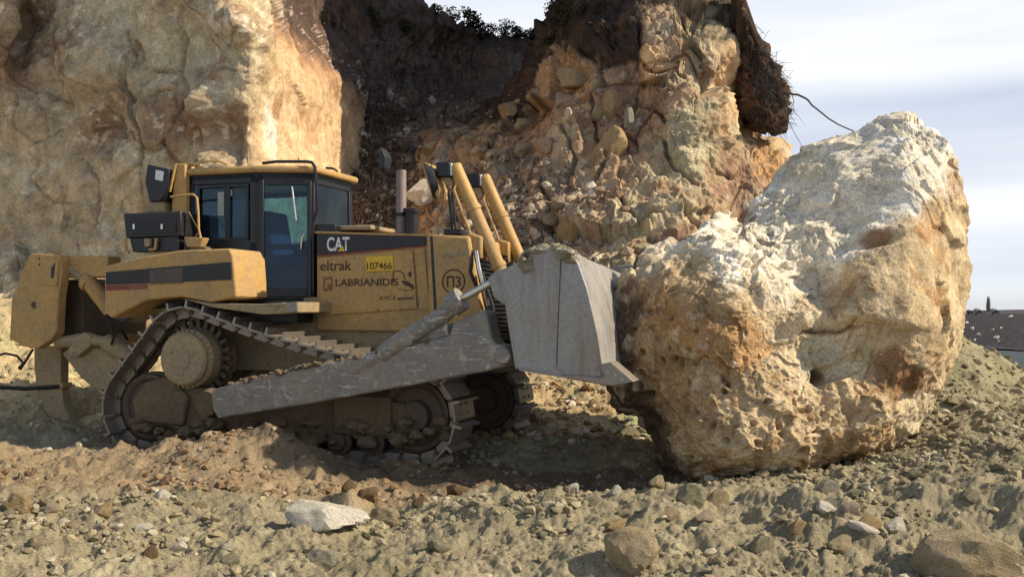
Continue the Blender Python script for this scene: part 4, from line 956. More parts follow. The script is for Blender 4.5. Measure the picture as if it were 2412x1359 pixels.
# ---- blade
VB = 1.95; SK = .052
prof = [L(a, b, VB) for a, b in ((1350, 589), (1366, 628), (1382, 676), (1396, 730), (1408, 790), (1419, 858), (1442, 900), (1432, 904), (1395, 868), (1380, 800), (1366, 730), (1350, 676), (1334, 630), (1322, 592))]
bl = MB(); n = len(prof); a = sum(prof[i][0] * prof[(i + 1) % n][1] - prof[(i + 1) % n][0] * prof[i][1] for i in range(n))
if a < 0: prof = prof[::-1]
NS = 14; vs = [];
for j in range(NS + 1):
    v = VB - 2 * VB * j / NS; e = max(0, abs(v) - 1.15); fwd = e * .08 - .064
    vs += [xyz(u + (fwd if j not in (0,) else 0) * (1 if j else 0), v, w - SK * (VB - v)) for u, w in prof]
fs = [tuple(range(n)), tuple(range((NS + 1) * n - 1, NS * n - 1, -1))]
for j in range(NS): fs += [((i + 1) % n + j * n, i + j * n, i + (j + 1) * n, (i + 1) % n + (j + 1) * n) for i in range(n)]
bl.add(vs, fs); blade = bl.build('blade', M_steel, dz, .008)
rp_ = [L(a, b, VB) for a, b in ((1172, 640), (1228, 615), (1252, 588), (1300, 582), (1322, 585), (1316, 700), (1310, 866), (1330, 884), (1214, 868), (1196, 760), (1186, 690))]
MB().prism(rp_, VB - .05, VB + .012).build('blade_side', M_steel, blade, .010)
fp_ = [L(a, b, VB) for a, b in ((1322.5, 585), (1350, 588), (1384, 682), (1408, 785), (1420, 860), (1436, 902), (1331, 884), (1310.5, 866), (1316.5, 700))]
MB().prism(fp_, VB - .05, VB + .004).build('blade_wing', M_steel, blade, .010)
MB().prism(rp_[:-1], -VB - .0, -VB + .05, 0).build('blade_side', M_steel, blade, .010)
eb = MB(); eb.prism([L(a, b, VB + .02) for a, b in ((1416, 857), (1440, 853), (1494, 899), (1440, 909), (1400, 902), (1330, 888), (1332, 882), (1425, 890))], VB - .25, VB + .03); eb.build('end_bit', M_shoe, blade, .008)
for a_, b_ in ((1410, 880), (1432, 876), (1450, 884), (1466, 893)): MB().tube([LV(a_, b_, VB + .02), LV(a_, b_, VB + .045)], .022, 8).build('bolt', M_shoe, blade, 0)
wb = MB(); wb.tube([LV(a, b, VB + .013) for a, b in ((1319, 590), (1314, 700), (1309, 780), (1308, 862), (1328, 882))], .010, 6); wb.tube([LV(a, b, VB + .012) for a, b in ((1176, 645), (1190, 692), (1200, 762), (1217, 864), (1300, 878))], .012, 6); wb.build('weld_bead', M_steel, blade, 0)
px_prism('weld_rib', [(1222, 868), (1420, 898), (1400, 903), (1330, 890), (1222, 873)], VB + .02, VB - .1, VB + .02, M_steel, blade, .006)
# rear structure of the blade: top box, lower box, ribs, brace clevis
bx = MB(); q0 = L(1252, 600, VB); q1 = L(1330, 640, VB); bx.prism([(q0[0] - .05, q1[1]), (q1[0] - .22, q1[1]), (q1[0] - .22, q0[1]), (q0[0] - .05, q0[1])], -VB + .06, VB - .06, SK)
q0 = L(1215, 790, VB); q1 = L(1370, 865, VB); bx.prism([(q0[0], q1[1]), (q1[0] - .2, q1[1]), (q1[0] - .22, q0[1]), (q0[0], q0[1])], -VB + .06, VB - .06, SK)
bx.build('blade_box', M_steel, blade, .015)
for v in (-1.2, -.5, .5, 1.2):
    MB().prism([(p_[0] - .0, p_[1] - SK * (VB - v)) for p_ in (L(1215, 640, VB), L(1325, 600, VB), L(1385, 868, VB), L(1230, 865, VB))], v - .03, v + .03).build('blade_rib', M_steel, blade, .008)
px_prism('brace_clevis', [(1150, 655), (1176, 636), (1222, 628), (1232, 700), (1190, 720), (1165, 700)], 1.86, 1.70, 1.90, M_steel, blade, .02)
MB().tube([LV(1177, 652, 1.84), LV(1177, 652, 1.93)], .05, 16).build('clevis_pin', M_steel, blade)
px_prism('lifting_eye', [(1233, 600), (1243, 596), (1245, 612), (1236, 616)], VB + .03, VB, VB + .05, M_blk, blade, .006)
# dirt heaped on the top edge of the blade
def lumps(name, seeds, mat, parent, loc=True):
    V = []; F = []
    for (u, v, w, r) in seeds:
        bm = bmesh.new(); bmesh.ops.create_icosphere(bm, subdivisions=2, radius=r)
        o_ = Vector((random.random() * 9, random.random() * 9, random.random() * 9))
        from mathutils import noise as mn
        k = len(V); c = xyz(u, v, w)
        for q in bm.verts:
            s = 1 + .45 * mn.noise(q.co / r * 1.2 + o_) + .25 * mn.noise(q.co / r * 3 + o_); V.append(tuple(c + Vector((q.co.x * s * 1.25, q.co.y * s * 1.25, q.co.z * s * .8))))
        F += [tuple(q.index + k for q in f.verts) for f in bm.faces]; bm.free()
    me = bpy.data.meshes.new(name); me.from_pydata(V, [], F); return link(name, me, mat, parent)
sd_ = []
for k in range(260):
    px_ = random.uniform(1238, 1345); v = random.uniform(.2, 1.93) if k % 3 == 0 else random.uniform(1.55, 1.94)
    top_ = np.interp(px_, [1238, 1255, 1290, 1320, 1345], [604, 578, 566, 570, 588]) + 10
    q = L(px_, top_ + random.uniform(0, 18), VB); sd_.append((q[0] - (.1 if v < 1.8 else 0), v, q[1] - SK * (VB - v), random.uniform(.02, .075)))
tag(lumps('heaped_dirt', sd_, mat_stone('grey_mud', (.20, .175, .12), (.36, .32, .23)), blade), kind='stuff')

sd_ = []
for k in range(150):
    px_ = random.uniform(540, 1010); py_ = np.interp(px_, [540, 700, 860, 1000], [905, 868, 838, 806]); q = L(px_, py_, 1.86)
    sd_.append((q[0], random.uniform(1.6, 1.86), q[1] + random.uniform(-.01, .012), random.uniform(.012, .045)))
tag(lumps('caked_dirt', sd_, M_mud, dz), kind='stuff')
sd_ = []
for k in range(110):
    a = random.uniform(0, 1); q = L(300 + 750 * a, 1010 + random.uniform(-15, 35), 1.42); sd_.append((q[0], random.uniform(1.2, 1.38), q[1], random.uniform(.03, .10)))
tag(lumps('packed_mud', sd_, M_mud, dz), kind='stuff')
# ---- ripper
rk = px_prism('ripper_frame', [(72, 597), (140, 600), (146, 640), (137, 700), (133, 780), (120, 800), (86, 822), (50, 815), (22, 797), (27, 705), (60, 620)], .95, .80, .95, M_yel, None, .015)
MB().prism([L(a, b, .95) for a, b in ((72, 597), (140, 600), (137, 700), (133, 790), (86, 822), (22, 797), (27, 705))], -.95, -.80).build('ripper_frame', M_dirty, dz, .015)
px_prism('ripper_beam', [(50, 650), (120, 650), (120, 790), (40, 790)], .80, -.80, .80, M_dirty, None, .02)
px_prism('ripper_link', [(120, 602), (255, 603), (250, 652), (150, 655), (140, 640)], .80, .55, .80, M_yel, None, .015)
px_prism('ripper_plate', [(98, 612), (138, 612), (134, 675), (96, 668)], .97, .94, .975, M_yel, rk, .006)
px_prism('slot', [(120, 630), (130, 618), (126, 655), (119, 655)], .98, .96, .978, M_blk2, rk, .002)
for y_ in (610, 624): MB().tube([LV(93, y_, .945), LV(93, y_, .955)], .014, 10).build('bolt_hole', M_blk2, rk)
MB().tube([LV(82, 718, .945), LV(82, 718, .957)], .045, 14).build('pin_hole', M_track, rk)
px_prism('ripper_carriage', [(137, 660), (193, 655), (196, 790), (170, 805), (134, 790)], .55, -.55, .55, M_track, None, .02)
def rcyl(v):
    q = [L(a, b, .9) for a, b in ((148, 632), (186, 662), (196, 668), (250, 738))]
    c = MB().tube([(q[1][0], v, q[1][1]), (q[2][0], v, q[2][1]), (q[2][0] + .01, v, q[2][1] - .01), (q[3][0], v, q[3][1])], [.115, .115, .095, .095], 20).build('ripper_cylinder', M_yel, dz)
    MB().tube([(q[0][0], v, q[0][1]), (q[1][0], v, q[1][1])], .05, 14).build('cylinder_rod', M_dirty, c)
    q = [L(a, b, .9) for a, b in ((120, 808), (185, 800), (235, 805), (310, 850))]
    c = MB().tube([(q[2][0], v, q[2][1]), (q[3][0], v, q[3][1])], [.105, .115], 20).build('ripper_cylinder', M_dirty, dz)
    MB().tube([(q[0][0], v, q[0][1]), (q[1][0], v, q[1][1]), (q[2][0], v, q[2][1])], [.075, .085, .06], 14).build('cylinder_rod', M_dirty, c)
rcyl(.78); rcyl(-.78)
px_prism('ripper_arm', [(145, 832), (195, 800), (300, 850), (330, 900), (245, 935), (190, 890)], .75, .5, .75, M_dirty, None, .02)
px_prism('arm_knuckle', [(160, 820), (195, 782), (215, 790), (212, 815), (180, 842), (160, 838)], .86, .72, .86, M_dirty, None, .015)
sh_ = px_prism('ripper_shank', [(80, 815), (144, 815), (143, 900), (150, 950), (166, 988), (190, 1008), (172, 1020), (140, 1003), (108, 970), (86, 920), (80, 860)], .45, .30, .45, M_dirty, None, .012)
px_prism('ripper_tip', [(160, 992), (186, 1000), (222, 1026), (190, 1024), (150, 1008)], .46, .29, .46, M_track, sh_, .01)
px_prism('shank_collar', [(84, 905), (146, 902), (147, 914), (86, 918)], .47, .28, .465, M_dirty, sh_, .006)
MB().tube([LV(-60, 905, .6), LV(0, 912, .55), (L(60, 915, .5)[0], .5, L(60, 915, .5)[1]), LV(140, 910, .46)], .028, 8).build('hose', M_rub, dz)
MB().tube([LV(78, 822, .75), LV(62, 848, .8), LV(46, 868, .8)], [.016, .016, .028], 8).build('hose', M_rub, dz)
MB().tube([LV(55, 855, .8), LV(40, 838, .8), LV(12, 832, .8), LV(-20, 842, .8)], .016, 8).build('hose', M_rub, dz)
MB().tube([LV(248, 742, .9), LV(262, 765, .9), LV(268, 795, .9), LV(262, 812, .9)], .016, 8).build('hose', M_rub, dz)
MB().tube([LV(255, 745, .8), LV(285, 775, .8), LV(300, 800, .7)], .018, 8).build('hose', M_rub, dz)

# ---- lettering on the hood
def text(body, x0, x1, yb, h, v, mat, parent, bold=.0, name='lettering', slant=0.0):
    cu = bpy.data.curves.new(name, 'FONT'); cu.body = body; cu.offset = bold; cu.extrude = 0.0
    tmp = bpy.data.objects.new('tmp_text', cu); COL.objects.link(tmp)
    me = bpy.data.meshes.new_from_object(tmp.evaluated_get(bpy.context.evaluated_depsgraph_get())); bpy.data.objects.remove(tmp)
    co = np.array([q.co[:] for q in me.vertices]); mn_, mx_ = co.min(0), co.max(0)
    a = L(x0, yb, v); b = L(x1, yb, v); c = L(x0, yb - h, v)
    sx = (b[0] - a[0]) / (mx_[0] - mn_[0]); sz = (c[1] - a[1]) / (mx_[1] - mn_[1])
    for q in me.vertices:
        X = (q.co.x - mn_[0]) * sx; Z = (q.co.y - mn_[1]) * sz
        q.co = xyz(a[0] + X, v, a[1] + Z + X * slant)
    me.name = name; return link(name, me, mat, parent)
text('CAT', 770, 823, 592, 33, .616, M_white, strip, .022)
MB().prism([L(794, 592, .62), L(807, 579, .62), L(812, 592, .62)], .613, .6175).build('emblem', M_plate, strip)
text('eltrak', 755, 828, 638, 24, .626, M_ink, door, .012)
text('LABRIANIDIS', 790, 938, 674, 17, .626, M_ink, door, .02)
text('AVCE', 892, 933, 706, 9, .626, M_ink, door, .006)
MB().prism([L(a, b, .6255) for a, b in ((936, 702), (974, 700), (974, 704), (936, 706))], .622, .6255).build('small_print', M_ink, door)
pl = px_prism('number_plate', [(861, 604), (925, 602), (926, 637), (862, 640)], .632, .621, .632, M_plate, door, .003)
text('107466', 864, 923, 635, 17, .636, M_ink, pl, .008)
sg = MB().prism([L(a, b, .6255) for a, b in ((761, 653), (783, 652), (783, 685), (762, 686))], .622, .6255).build('emblem', mat_paint('brown_emblem', (.22, .10, .04), (.3, .17, .08), .2, .6), door)
MB().prism([L(a, b, .627) for a, b in ((766, 660), (779, 659), (779, 668), (771, 669), (771, 680), (766, 680))], .6255, .627).build('emblem_mark', M_yel, sg)
# line drawing of an excavator arm and bucket
MB().tube([LV(926, 664, .626), LV(926, 640, .626), LV(940, 638, .626), LV(950, 644, .626), LV(954, 660, .626)], .006, 5).build('emblem', M_ink, door)
MB().prism([L(a, b, .6255) for a, b in ((945, 661), (960, 662), (974, 672), (975, 683), (966, 677), (950, 670))], .622, .6255).build('emblem', M_ink, door)
MB().tube([LV(940, 680, .626), LV(955, 684, .626), LV(972, 682, .626)], .004, 5).build('emblem', M_ink, door)
cc = L(1068, 663, .705); rad_ = abs(L(1094, 663, .705)[0] - cc[0])
MB().tube([(cc[0] + rad_ * math.cos(k * math.pi / 18 + 1.57 + .9 - .9), .704, cc[1] + rad_ * math.sin(k * math.pi / 18 + 1.57)) for k in range(37)], .008, 6, False).build('emblem', M_ink, guard)
text('\u041f3', 1052, 1085, 677, 27, .706, M_ink, guard, .02)

# ================================================================== STONES, RUBBLE, SCRUB, FAR LAND
from mathutils import noise as mn
def rock_mesh(seed, cuts, sub=3, rough=.16, lo=.5, hi=.82):
    rnd = random.Random(seed); bm = bmesh.new(); bmesh.ops.create_icosphere(bm, subdivisions=sub, radius=1)
    pl_ = []
    for k in range(cuts):
        v = Vector((rnd.gauss(0, 1), rnd.gauss(0, 1), rnd.gauss(0, .8))).normalized(); pl_.append((v, rnd.uniform(lo, hi)))
    o = Vector((seed * 3.1, seed * 1.7, 0))
    for q in bm.verts:
        p = q.co.copy(); n = p.normalized(); r = 1.0
        for v, d_ in pl_:
            c_ = n.dot(v)
            if c_ > .05: r = min(r, d_ / c_)
        r *= 1 + rough * mn.noise(n * 1.6 + o) + rough * .5 * mn.noise(n * 4 + o) + rough * .25 * mn.noise(n * 9 + o)
        q.co = n * r
    me = bpy.data.meshes.new('stone'); bm.to_mesh(me); bm.free(); me.set_sharp_from_angle(angle=R(20)); return me
BASE = [rock_mesh(k + 1, 13 + k % 5, 4 if k < 3 else 3, .11) for k in range(9)] + [rock_mesh(k + 31, 9, 4, .06, .42, .72) for k in range(4)]
BYMAT = {}
def rock_for(k, mat):
    key = (k, mat)
    if key not in BYMAT:
        me = BASE[k].copy(); me.materials.append(M_st[mat]); BYMAT[key] = me
    return BYMAT[key]
def stone(px, py, w, h, mat, label=None, group=None, k=None, rz=None, tilt=0.0, sink=.36, name='stone', at=None, cat='stone'):
    X, d, z = at if at else ghit(px, py)
    k = random.randrange(3, 9) if k is None else k
    o = bpy.data.objects.new(name, rock_for(k, mat)); COL.objects.link(o)
    sw = w / FPX * d / 2 * 1.12; shh = h / FPX * d / 2 * 1.12
    o.scale = (sw, sw * random.uniform(.75, 1.0), shh); o.rotation_euler = (random.uniform(-.1, .1), tilt, 0)
    o.location = (X, d + sw * .35, z + shh * (1 - sink * 2) * .9)
    if label: tag(o, label, cat, group)
    return o
for a in [
 (770, 1236, 190, 92, 'white', 'large white stone sunk in the soil in front of the tracks', 9, .05),
 (905, 1228, 88, 48, 'tan', 'rounded tan stone beside the large white stone', 2, 0),
 (378, 1175, 52, 40, 'white', 'bright white chip of stone on the orange soil at left', 4, -.5),
 (2310, 1375, 250, 160, 'tan', 'largest tan stone at the bottom right corner', 0, .1),
 (1495, 1345, 150, 130, 'tan', 'big rounded tan stone low in the foreground bank', 1, .05),
 (1350, 1160, 38, 36, 'white', 'small white stone on the crest at the shadow edge', 5, .3),
 (1452, 1164, 36, 28, 'white', 'small pale stone right of the white stone on the crest', 6, 0),
 (1500, 1152, 52, 28, 'green', 'flat olive stone on the crest below the boulder', 7, 0),
 (1547, 1148, 48, 48, 'tan', 'upright tan stone on the crest left of the boulder foot', 3, 0),
 (1632, 1186, 86, 68, 'green', 'big grey green stone just below the foot of the boulder', 2, 0),
 (1695, 1184, 62, 66, 'tan', 'pointed tan stone leaning at the foot of the boulder', 8, .2),
 (1398, 1190, 56, 36, 'green', 'low olive stone in front of the shaded pit', 4, 0),
 (1470, 1222, 50, 34, 'tan', 'small tan stone below the olive stones of the crest', 5, .2),
 (1575, 1222, 66, 34, 'tan', 'low tan stone above the big rounded stone', 6, 0),
 (1440, 1250, 84, 40, 'ochre', 'yellowish angular stone on top of the big rounded stone', 7, -.4),
 (1660, 1228, 60, 34, 'pink', 'pale pinkish stone below the grey green stone', 3, 0),
 (1957, 1158, 66, 60, 'grey', 'pale grey block under the right side of the boulder', 8, .3),
 (1952, 1205, 66, 32, 'white', 'flat white stone lying left of the pinkish stone', 4, .45),
 (2006, 1212, 60, 50, 'pink', 'pinkish angular stone right of the boulder on the slope', 5, .2),
 (2052, 1245, 76, 40, 'ochre', 'yellow ochre stone among the pale stones at right', 6, .2),
 (2036, 1262, 84, 34, 'white', 'long white stone at the lip of the bank at right', 7, .25),
 (2112, 1258, 60, 56, 'white', 'pale upright stone right of the ochre stone', 3, 0),
 (1884, 1252, 52, 48, 'ochre', 'tan yellow stone at the edge of the bank under the boulder', 8, 0),
 (2020, 1170, 44, 26, 'green', 'small olive stone by the pale grey block', 4, 0),
 (2160, 1130, 48, 26, 'green', 'small olive stone on the slope right of the boulder', 5, 0),
 (2290, 1180, 60, 32, 'green', 'flat olive stone on the right slope', 6, 0),
 (2360, 1110, 54, 30, 'green', 'olive stone near the right edge of the slope', 7, 0),
 (40, 1205, 78, 58, 'ochre', 'orange tan stone at the left edge of the orange soil', 2, .2),
 (238, 1215, 52, 52, 'ochre', 'upright ochre stone in the middle of the orange soil', 3, 0),
 (122, 1210, 42, 36, 'pink', 'small pinkish stone left of the upright ochre stone', 4, .3),
 (412, 1305, 72, 32, 'white', 'pale flat stone in the lower left foreground', 5, -.2),
 (352, 1312, 46, 38, 'brown', 'dark brown stone left of the pale flat stone', 6, 0),
 (85, 1290, 62, 44, 'tan', 'tan stone low at the left corner', 7, 0),
 (470, 1198, 44, 34, 'tan', 'tan stone at the right end of the orange soil', 8, .3),
 (168, 1245, 44, 36, 'tan', 'small tan stone under the orange soil at left', 3, .2),
 (340, 1248, 60, 22, 'white', 'thin pale slab between the orange soil and the bank', 4, .1),
 (865, 1178, 64, 54, 'brown', 'brown stone in the shaded rut behind the white stone', 5, .4),
 (820, 1152, 38, 32, 'brown', 'small brown stone left of the larger one in the shaded rut', 6, 0),
 (1075, 1166, 66, 46, 'brown', 'brown stone in the shade below the front of the track', 7, 0),
 (990, 1190, 44, 34, 'brown', 'dark stone in the rut between the tan stone and the track', 8, 0),
 (1552, 1085, 40, 36, 'tan', 'small tan stone in the shadow under the boulder', 3, 0),
 (1330, 990, 40, 22, 'tan', 'pale stone at the shadow line below the blade', 4, .1),
 (1400, 975, 60, 26, 'ochre', 'ochre stone on the sunlit heap below the blade', 5, 0),
 (1480, 1030, 66, 40, 'green', 'grey green stone on the heap beside the boulder', 6, .3),
 (760, 1340, 90, 50, 'grey', 'pale grey stone at the bottom edge left of the middle', 2, .1),
 (540, 1330, 60, 30, 'green', 'olive stone at the bottom edge of the left foreground', 6, .1),
 (1030, 1300, 70, 44, 'green', 'olive stone in the shaded face of the bank', 7, .1),
 (1800, 1300, 70, 60, 'green', 'olive lump in the bank right of the big rounded stone', 8, .0),
 (1980, 1310, 80, 70, 'tan', 'tan lump in the bank under the long white stone', 3, .2),
]:
    px_, py_, w_, h_, mt, lab, k, ti = a
    stone(px_, py_, w_, h_, mt, lab, None, k, tilt=ti)
# smaller stones that look alike, still one by one
# fragments nobody could count
ICO = None
def frag_mesh(name, pts, sizes, cols, flat=.75):
    global ICO
    if ICO is None:
        bm = bmesh.new(); bmesh.ops.create_icosphere(bm, subdivisions=1, radius=1); bm.verts.ensure_lookup_table()
        big = (np.array([q.co[:] for q in bm.verts]), np.array([[q.index for q in f.verts] for f in bm.faces])); bm.free()
        ICO = big
    V0, F0 = ICO; n = len(pts); m_ = len(V0)
    rs = np.random.RandomState(5); q = rs.normal(size=(n, 4)); q /= np.linalg.norm(q, axis=1, keepdims=True); w, x_, y_, z_ = q.T
    Rm = np.stack([1 - 2 * (y_**2 + z_**2), 2 * (x_*y_ - w*z_), 2 * (x_*z_ + w*y_), 2 * (x_*y_ + w*z_), 1 - 2 * (x_**2 + z_**2), 2 * (y_*z_ - w*x_), 2 * (x_*z_ - w*y_), 2 * (y_*z_ + w*x_), 1 - 2 * (x_**2 + y_**2)], 1).reshape(n, 3, 3)
    j = 1 + rs.uniform(-.32, .32, (n, m_, 1)); st_ = rs.uniform(.55, 1.25, (n, 1, 3))
    V = np.einsum('nij,nmj->nmi', Rm, V0[None] * j * st_) * np.asarray(sizes)[:, None, None]; V[:, :, 2] *= flat
    V += np.asarray(pts)[:, None, :]
    F = (F0[None] + (np.arange(n) * m_)[:, None, None]).reshape(-1, 3)
    me = np_mesh(name, V.reshape(-1, 3), F, np.repeat(np.asarray(cols), m_, 0))
    me.set_sharp_from_angle(angle=R(25)); return me
rs = np.random.RandomState(21)
def scatter(n, x0, x1, y0, y1, smin, smax, pal, dens=None):
    P = []; S = []; C_ = []
    while len(P) < n:
        y_ = y0 * (y1 / y0) ** rs.rand(); x_ = rs.uniform(x0, x1)
        if abs(x_) > .56 * y_ + .3: continue
        if dens is not None and rs.rand() > dens(x_, y_): continue
        s_ = smin * (smax / smin) ** (rs.rand() ** 3.0); P.append((x_, y_, gz(x_, y_) + s_ * .25)); S.append(s_)
        b = pal[rs.randint(len(pal))]; C_.append(np.array(b) * rs.uniform(.75, 1.2))
    return np.array(P), np.array(S), np.array(C_)
olive = [(.30, .25, .155), (.35, .30, .19), (.25, .21, .13), (.42, .37, .26), (.32, .265, .16)]
oran = [(.32, .215, .115), (.37, .26, .15), (.25, .16, .09), (.44, .34, .22)]
P, S, C_ = scatter(13000, -5.5, 6, 6.2, 12.5, .005, .06, olive, lambda x_, y_: .06 + .94 * float(ss(.0, .35, fbm(np.array([[x_, y_, 0]], f32), .9, 3, .6, 55)[0])))
# fragments take the tint of the soil they lie in
inb = (blob(P[:, 0], P[:, 1], -3.2, 9.9, 2.3, .95) + blob(P[:, 0], P[:, 1], -1.0, 10.2, 1.8, .9)) > .45
C_[inb] = np.array([oran[k] for k in rs.randint(0, 4, inb.sum())]) * rs.uniform(.6, 1.1, (inb.sum(), 1))
tag(link('gravel', frag_mesh('gravel', P, S, C_), M_soil), 'loose crumbs and gravel strewn over the churned ground', 'gravel', None, 'stuff')
P, S, C_ = scatter(3600, -.9, 3.2, 12.6, 17.5, .012, .085, [(.42, .31, .17), (.52, .42, .28), (.34, .25, .14), (.62, .54, .42), (.30, .18, .09), (.36, .36, .22)])
tag(link('rubble', frag_mesh('rubble', P, S, C_), M_soil), 'sunlit heap of broken stone seen below the blade', 'rubble', None, 'stuff')
P, S, C_ = scatter(2600, 4.0, 10, 10.5, 17, .015, .09, [(.27, .24, .14), (.34, .30, .19), (.22, .19, .11), (.40, .36, .25)])
tag(link('clods', frag_mesh('clods', P, S, C_), M_soil), 'crumbled olive clods over the mound right of the boulder', 'clods', None, 'stuff')
P, S, C_ = scatter(1500, -9, -2.2, 12.8, 17.5, .015, .07, [(.56, .43, .23), (.48, .38, .20), (.64, .54, .34), (.38, .36, .20)])
tag(link('yellow_gravel', frag_mesh('yellow_gravel', P, S, C_), M_soil), 'yellow gravel on the sunlit ground behind the ripper', 'gravel', None, 'stuff')

P, S, C_ = scatter(1100, 1.4, 5.4, 9.7, 11.3, .010, .06, olive)
tag(link('crushed_stone', frag_mesh('crushed_stone', P, S, C_), M_soil), 'crushed stone lying along the foot of the boulder', 'gravel', None, 'stuff')
# debris and stones on the gully slope and the talus of the crag
def pick(Q, px, py):
    P = Q.reshape(-1, 3); a, b = topx(P); k = np.argsort((a - px) ** 2 + (b - py) ** 2)[:12]; k = k[np.argmin(P[k, 1])]; return P[k]
QCf = QC[:380]
QA = np.concatenate([QG.reshape(-1, 3), QCf.reshape(-1, 3)], 0); ax_, ay_ = topx(QA)
def front_pt(px, py):
    m_ = (np.abs(ax_ - px) < 7) & (np.abs(ay_ - py) < 7)
    if not m_.any(): return None
    c = QA[m_]; return c[np.argmin(c[:, 1])]
def cstone(px, py, w, h, mat, label, k, tilt=0, group=None):
    p_ = front_pt(px, py)
    if p_ is None: return
    o = bpy.data.objects.new('stone', rock_for(k, mat)); COL.objects.link(o); d = p_[1]
    o.scale = (w / FPX * d / 2 * 1.1, w / FPX * d / 2 * .8, h / FPX * d / 2 * 1.1); o.rotation_euler = (random.uniform(-.2, .2), tilt, random.uniform(-.4, .4)); o.location = (p_[0], p_[1] - .05, p_[2])
    tag(o, label, 'stone', group)
for a in [(1190, 262, 62, 62, 'ochre', 'ochre block standing on the talus left of the crag', 3, .2), (1228, 290, 52, 40, 'tan', 'tan block right below the ochre block of the talus', 4, .3),
          (1150, 332, 40, 34, 'tan', 'pale block on the talus above the lift cylinders', 5, -.4), (1085, 312, 66, 34, 'green', 'greenish pale slab in the dark gully', 6, -.3),
          (1010, 345, 54, 34, 'tan', 'leaning tan slab deepest in the gully', 7, -.5), (1035, 355, 44, 44, 'grey', 'grey block beside the leaning tan slab', 8, 0),
          (990, 462, 84, 66, 'white', 'big pale yellow stone behind the exhaust stack', 12, .1), (1130, 368, 34, 28, 'tan', 'small tan stone on the talus line', 3, .2),
          (1350, 185, 80, 76, 'ochre', 'ochre block under the dark cap of the crag', 9, .4), (1325, 230, 84, 44, 'pink', 'pinkish slab under the ochre block of the crag cap', 10, -.3),
          (1432, 250, 62, 78, 'ochre', 'tan block set in the middle of the crag', 11, .1), (1442, 345, 76, 100, 'ochre', 'largest tan block low in the middle of the crag', 12, .15),
          (1405, 255, 44, 50, 'tan', 'small tan block left of the upper tan block in the crag', 10, .3), (1480, 280, 40, 60, 'grey', 'greyish block right of the upper tan block in the crag', 11, 0),
          (1345, 545, 70, 90, 'ochre', 'pointed orange stone behind the blade top', 7, .3), (1300, 520, 60, 44, 'tan', 'tan stone left of the pointed orange stone', 8, .2),
          (1510, 585, 70, 50, 'tan', 'tan stone on the talus behind the boulder left end', 3, .2), (1225, 350, 44, 40, 'tan', 'tan stone in mid talus right of the lift cylinders', 4, .3),
          (1280, 340, 60, 44, 'pink', 'pinkish stone on the shoulder of the crag talus', 5, .3)]:
    cstone(*a)
P = []; S = []; C_ = []
for k in range(2100):
    if k < 900: px_, py_ = rs.normal(1230, 110), rs.normal(490, 70)
    else: px_, py_ = (rs.uniform(800, 1240), rs.uniform(210, 570)) if k % 2 else (rs.normal(865, 40), rs.uniform(230, 560))
    p_ = None if not (780 < px_ < 1560 and 200 < py_ < 640) else front_pt(px_, py_)
    if p_ is None: continue
    s_ = .02 * (8.0) ** (rs.rand() ** 3); P.append((p_[0], p_[1] - .02, p_[2])); S.append(s_)
    dk = px_ < 1000 + (470 - py_) * .6
    b = [(.42, .37, .31), (.16, .12, .09), (.10, .08, .065), (.24, .19, .15)][rs.randint(4)] if dk else [(.44, .37, .28), (.32, .24, .17), (.52, .44, .34), (.26, .18, .12)][rs.randint(4)]
    C_.append(np.array(b) * rs.uniform(.7, 1.15))
tag(link('scree', frag_mesh('scree', np.array(P), np.array(S), np.array(C_), 1.0), M_dark), 'scree of broken stone strewn down the gully and talus', 'scree', None, 'stuff')

# dead brushwood in the gully
b = MB()
for k in range(900):
    px_, py_ = (rs.normal(880, 55), rs.uniform(240, 540)) if k < 550 else (rs.uniform(720, 1150), rs.uniform(60, 300))
    p_ = front_pt(px_, py_)
    if p_ is None: continue
    v = Vector((rs.normal(0, .25), -.15 - rs.rand() * .2, rs.normal(0, .3))); a = Vector(p_) + Vector((0, -.02, 0))
    b.tube([a - v * .4, a + v * .2 + Vector((0, -.05, 0)), a + v + Vector((rs.normal(0, .07), 0, rs.normal(0, .07)))], [.016, .012, .004], 4, False, False)
M_wood, t, p = newmat('dead_wood'); p.inputs['Roughness'].default_value = .9
tcn = N(t, 'ShaderNodeTexCoord').outputs['Object']; t.links.new(rampn(t, noise(t, 3, 4, .6, tcn), [(.35, (.030, .022, .017)), (.7, (.13, .10, .08))]), p.inputs['Base Color'])
tag(b.build('brushwood', M_wood, None, 0, 0), 'dark dead brushwood and roots tangled over the gully slope', 'brushwood', None, 'stuff')

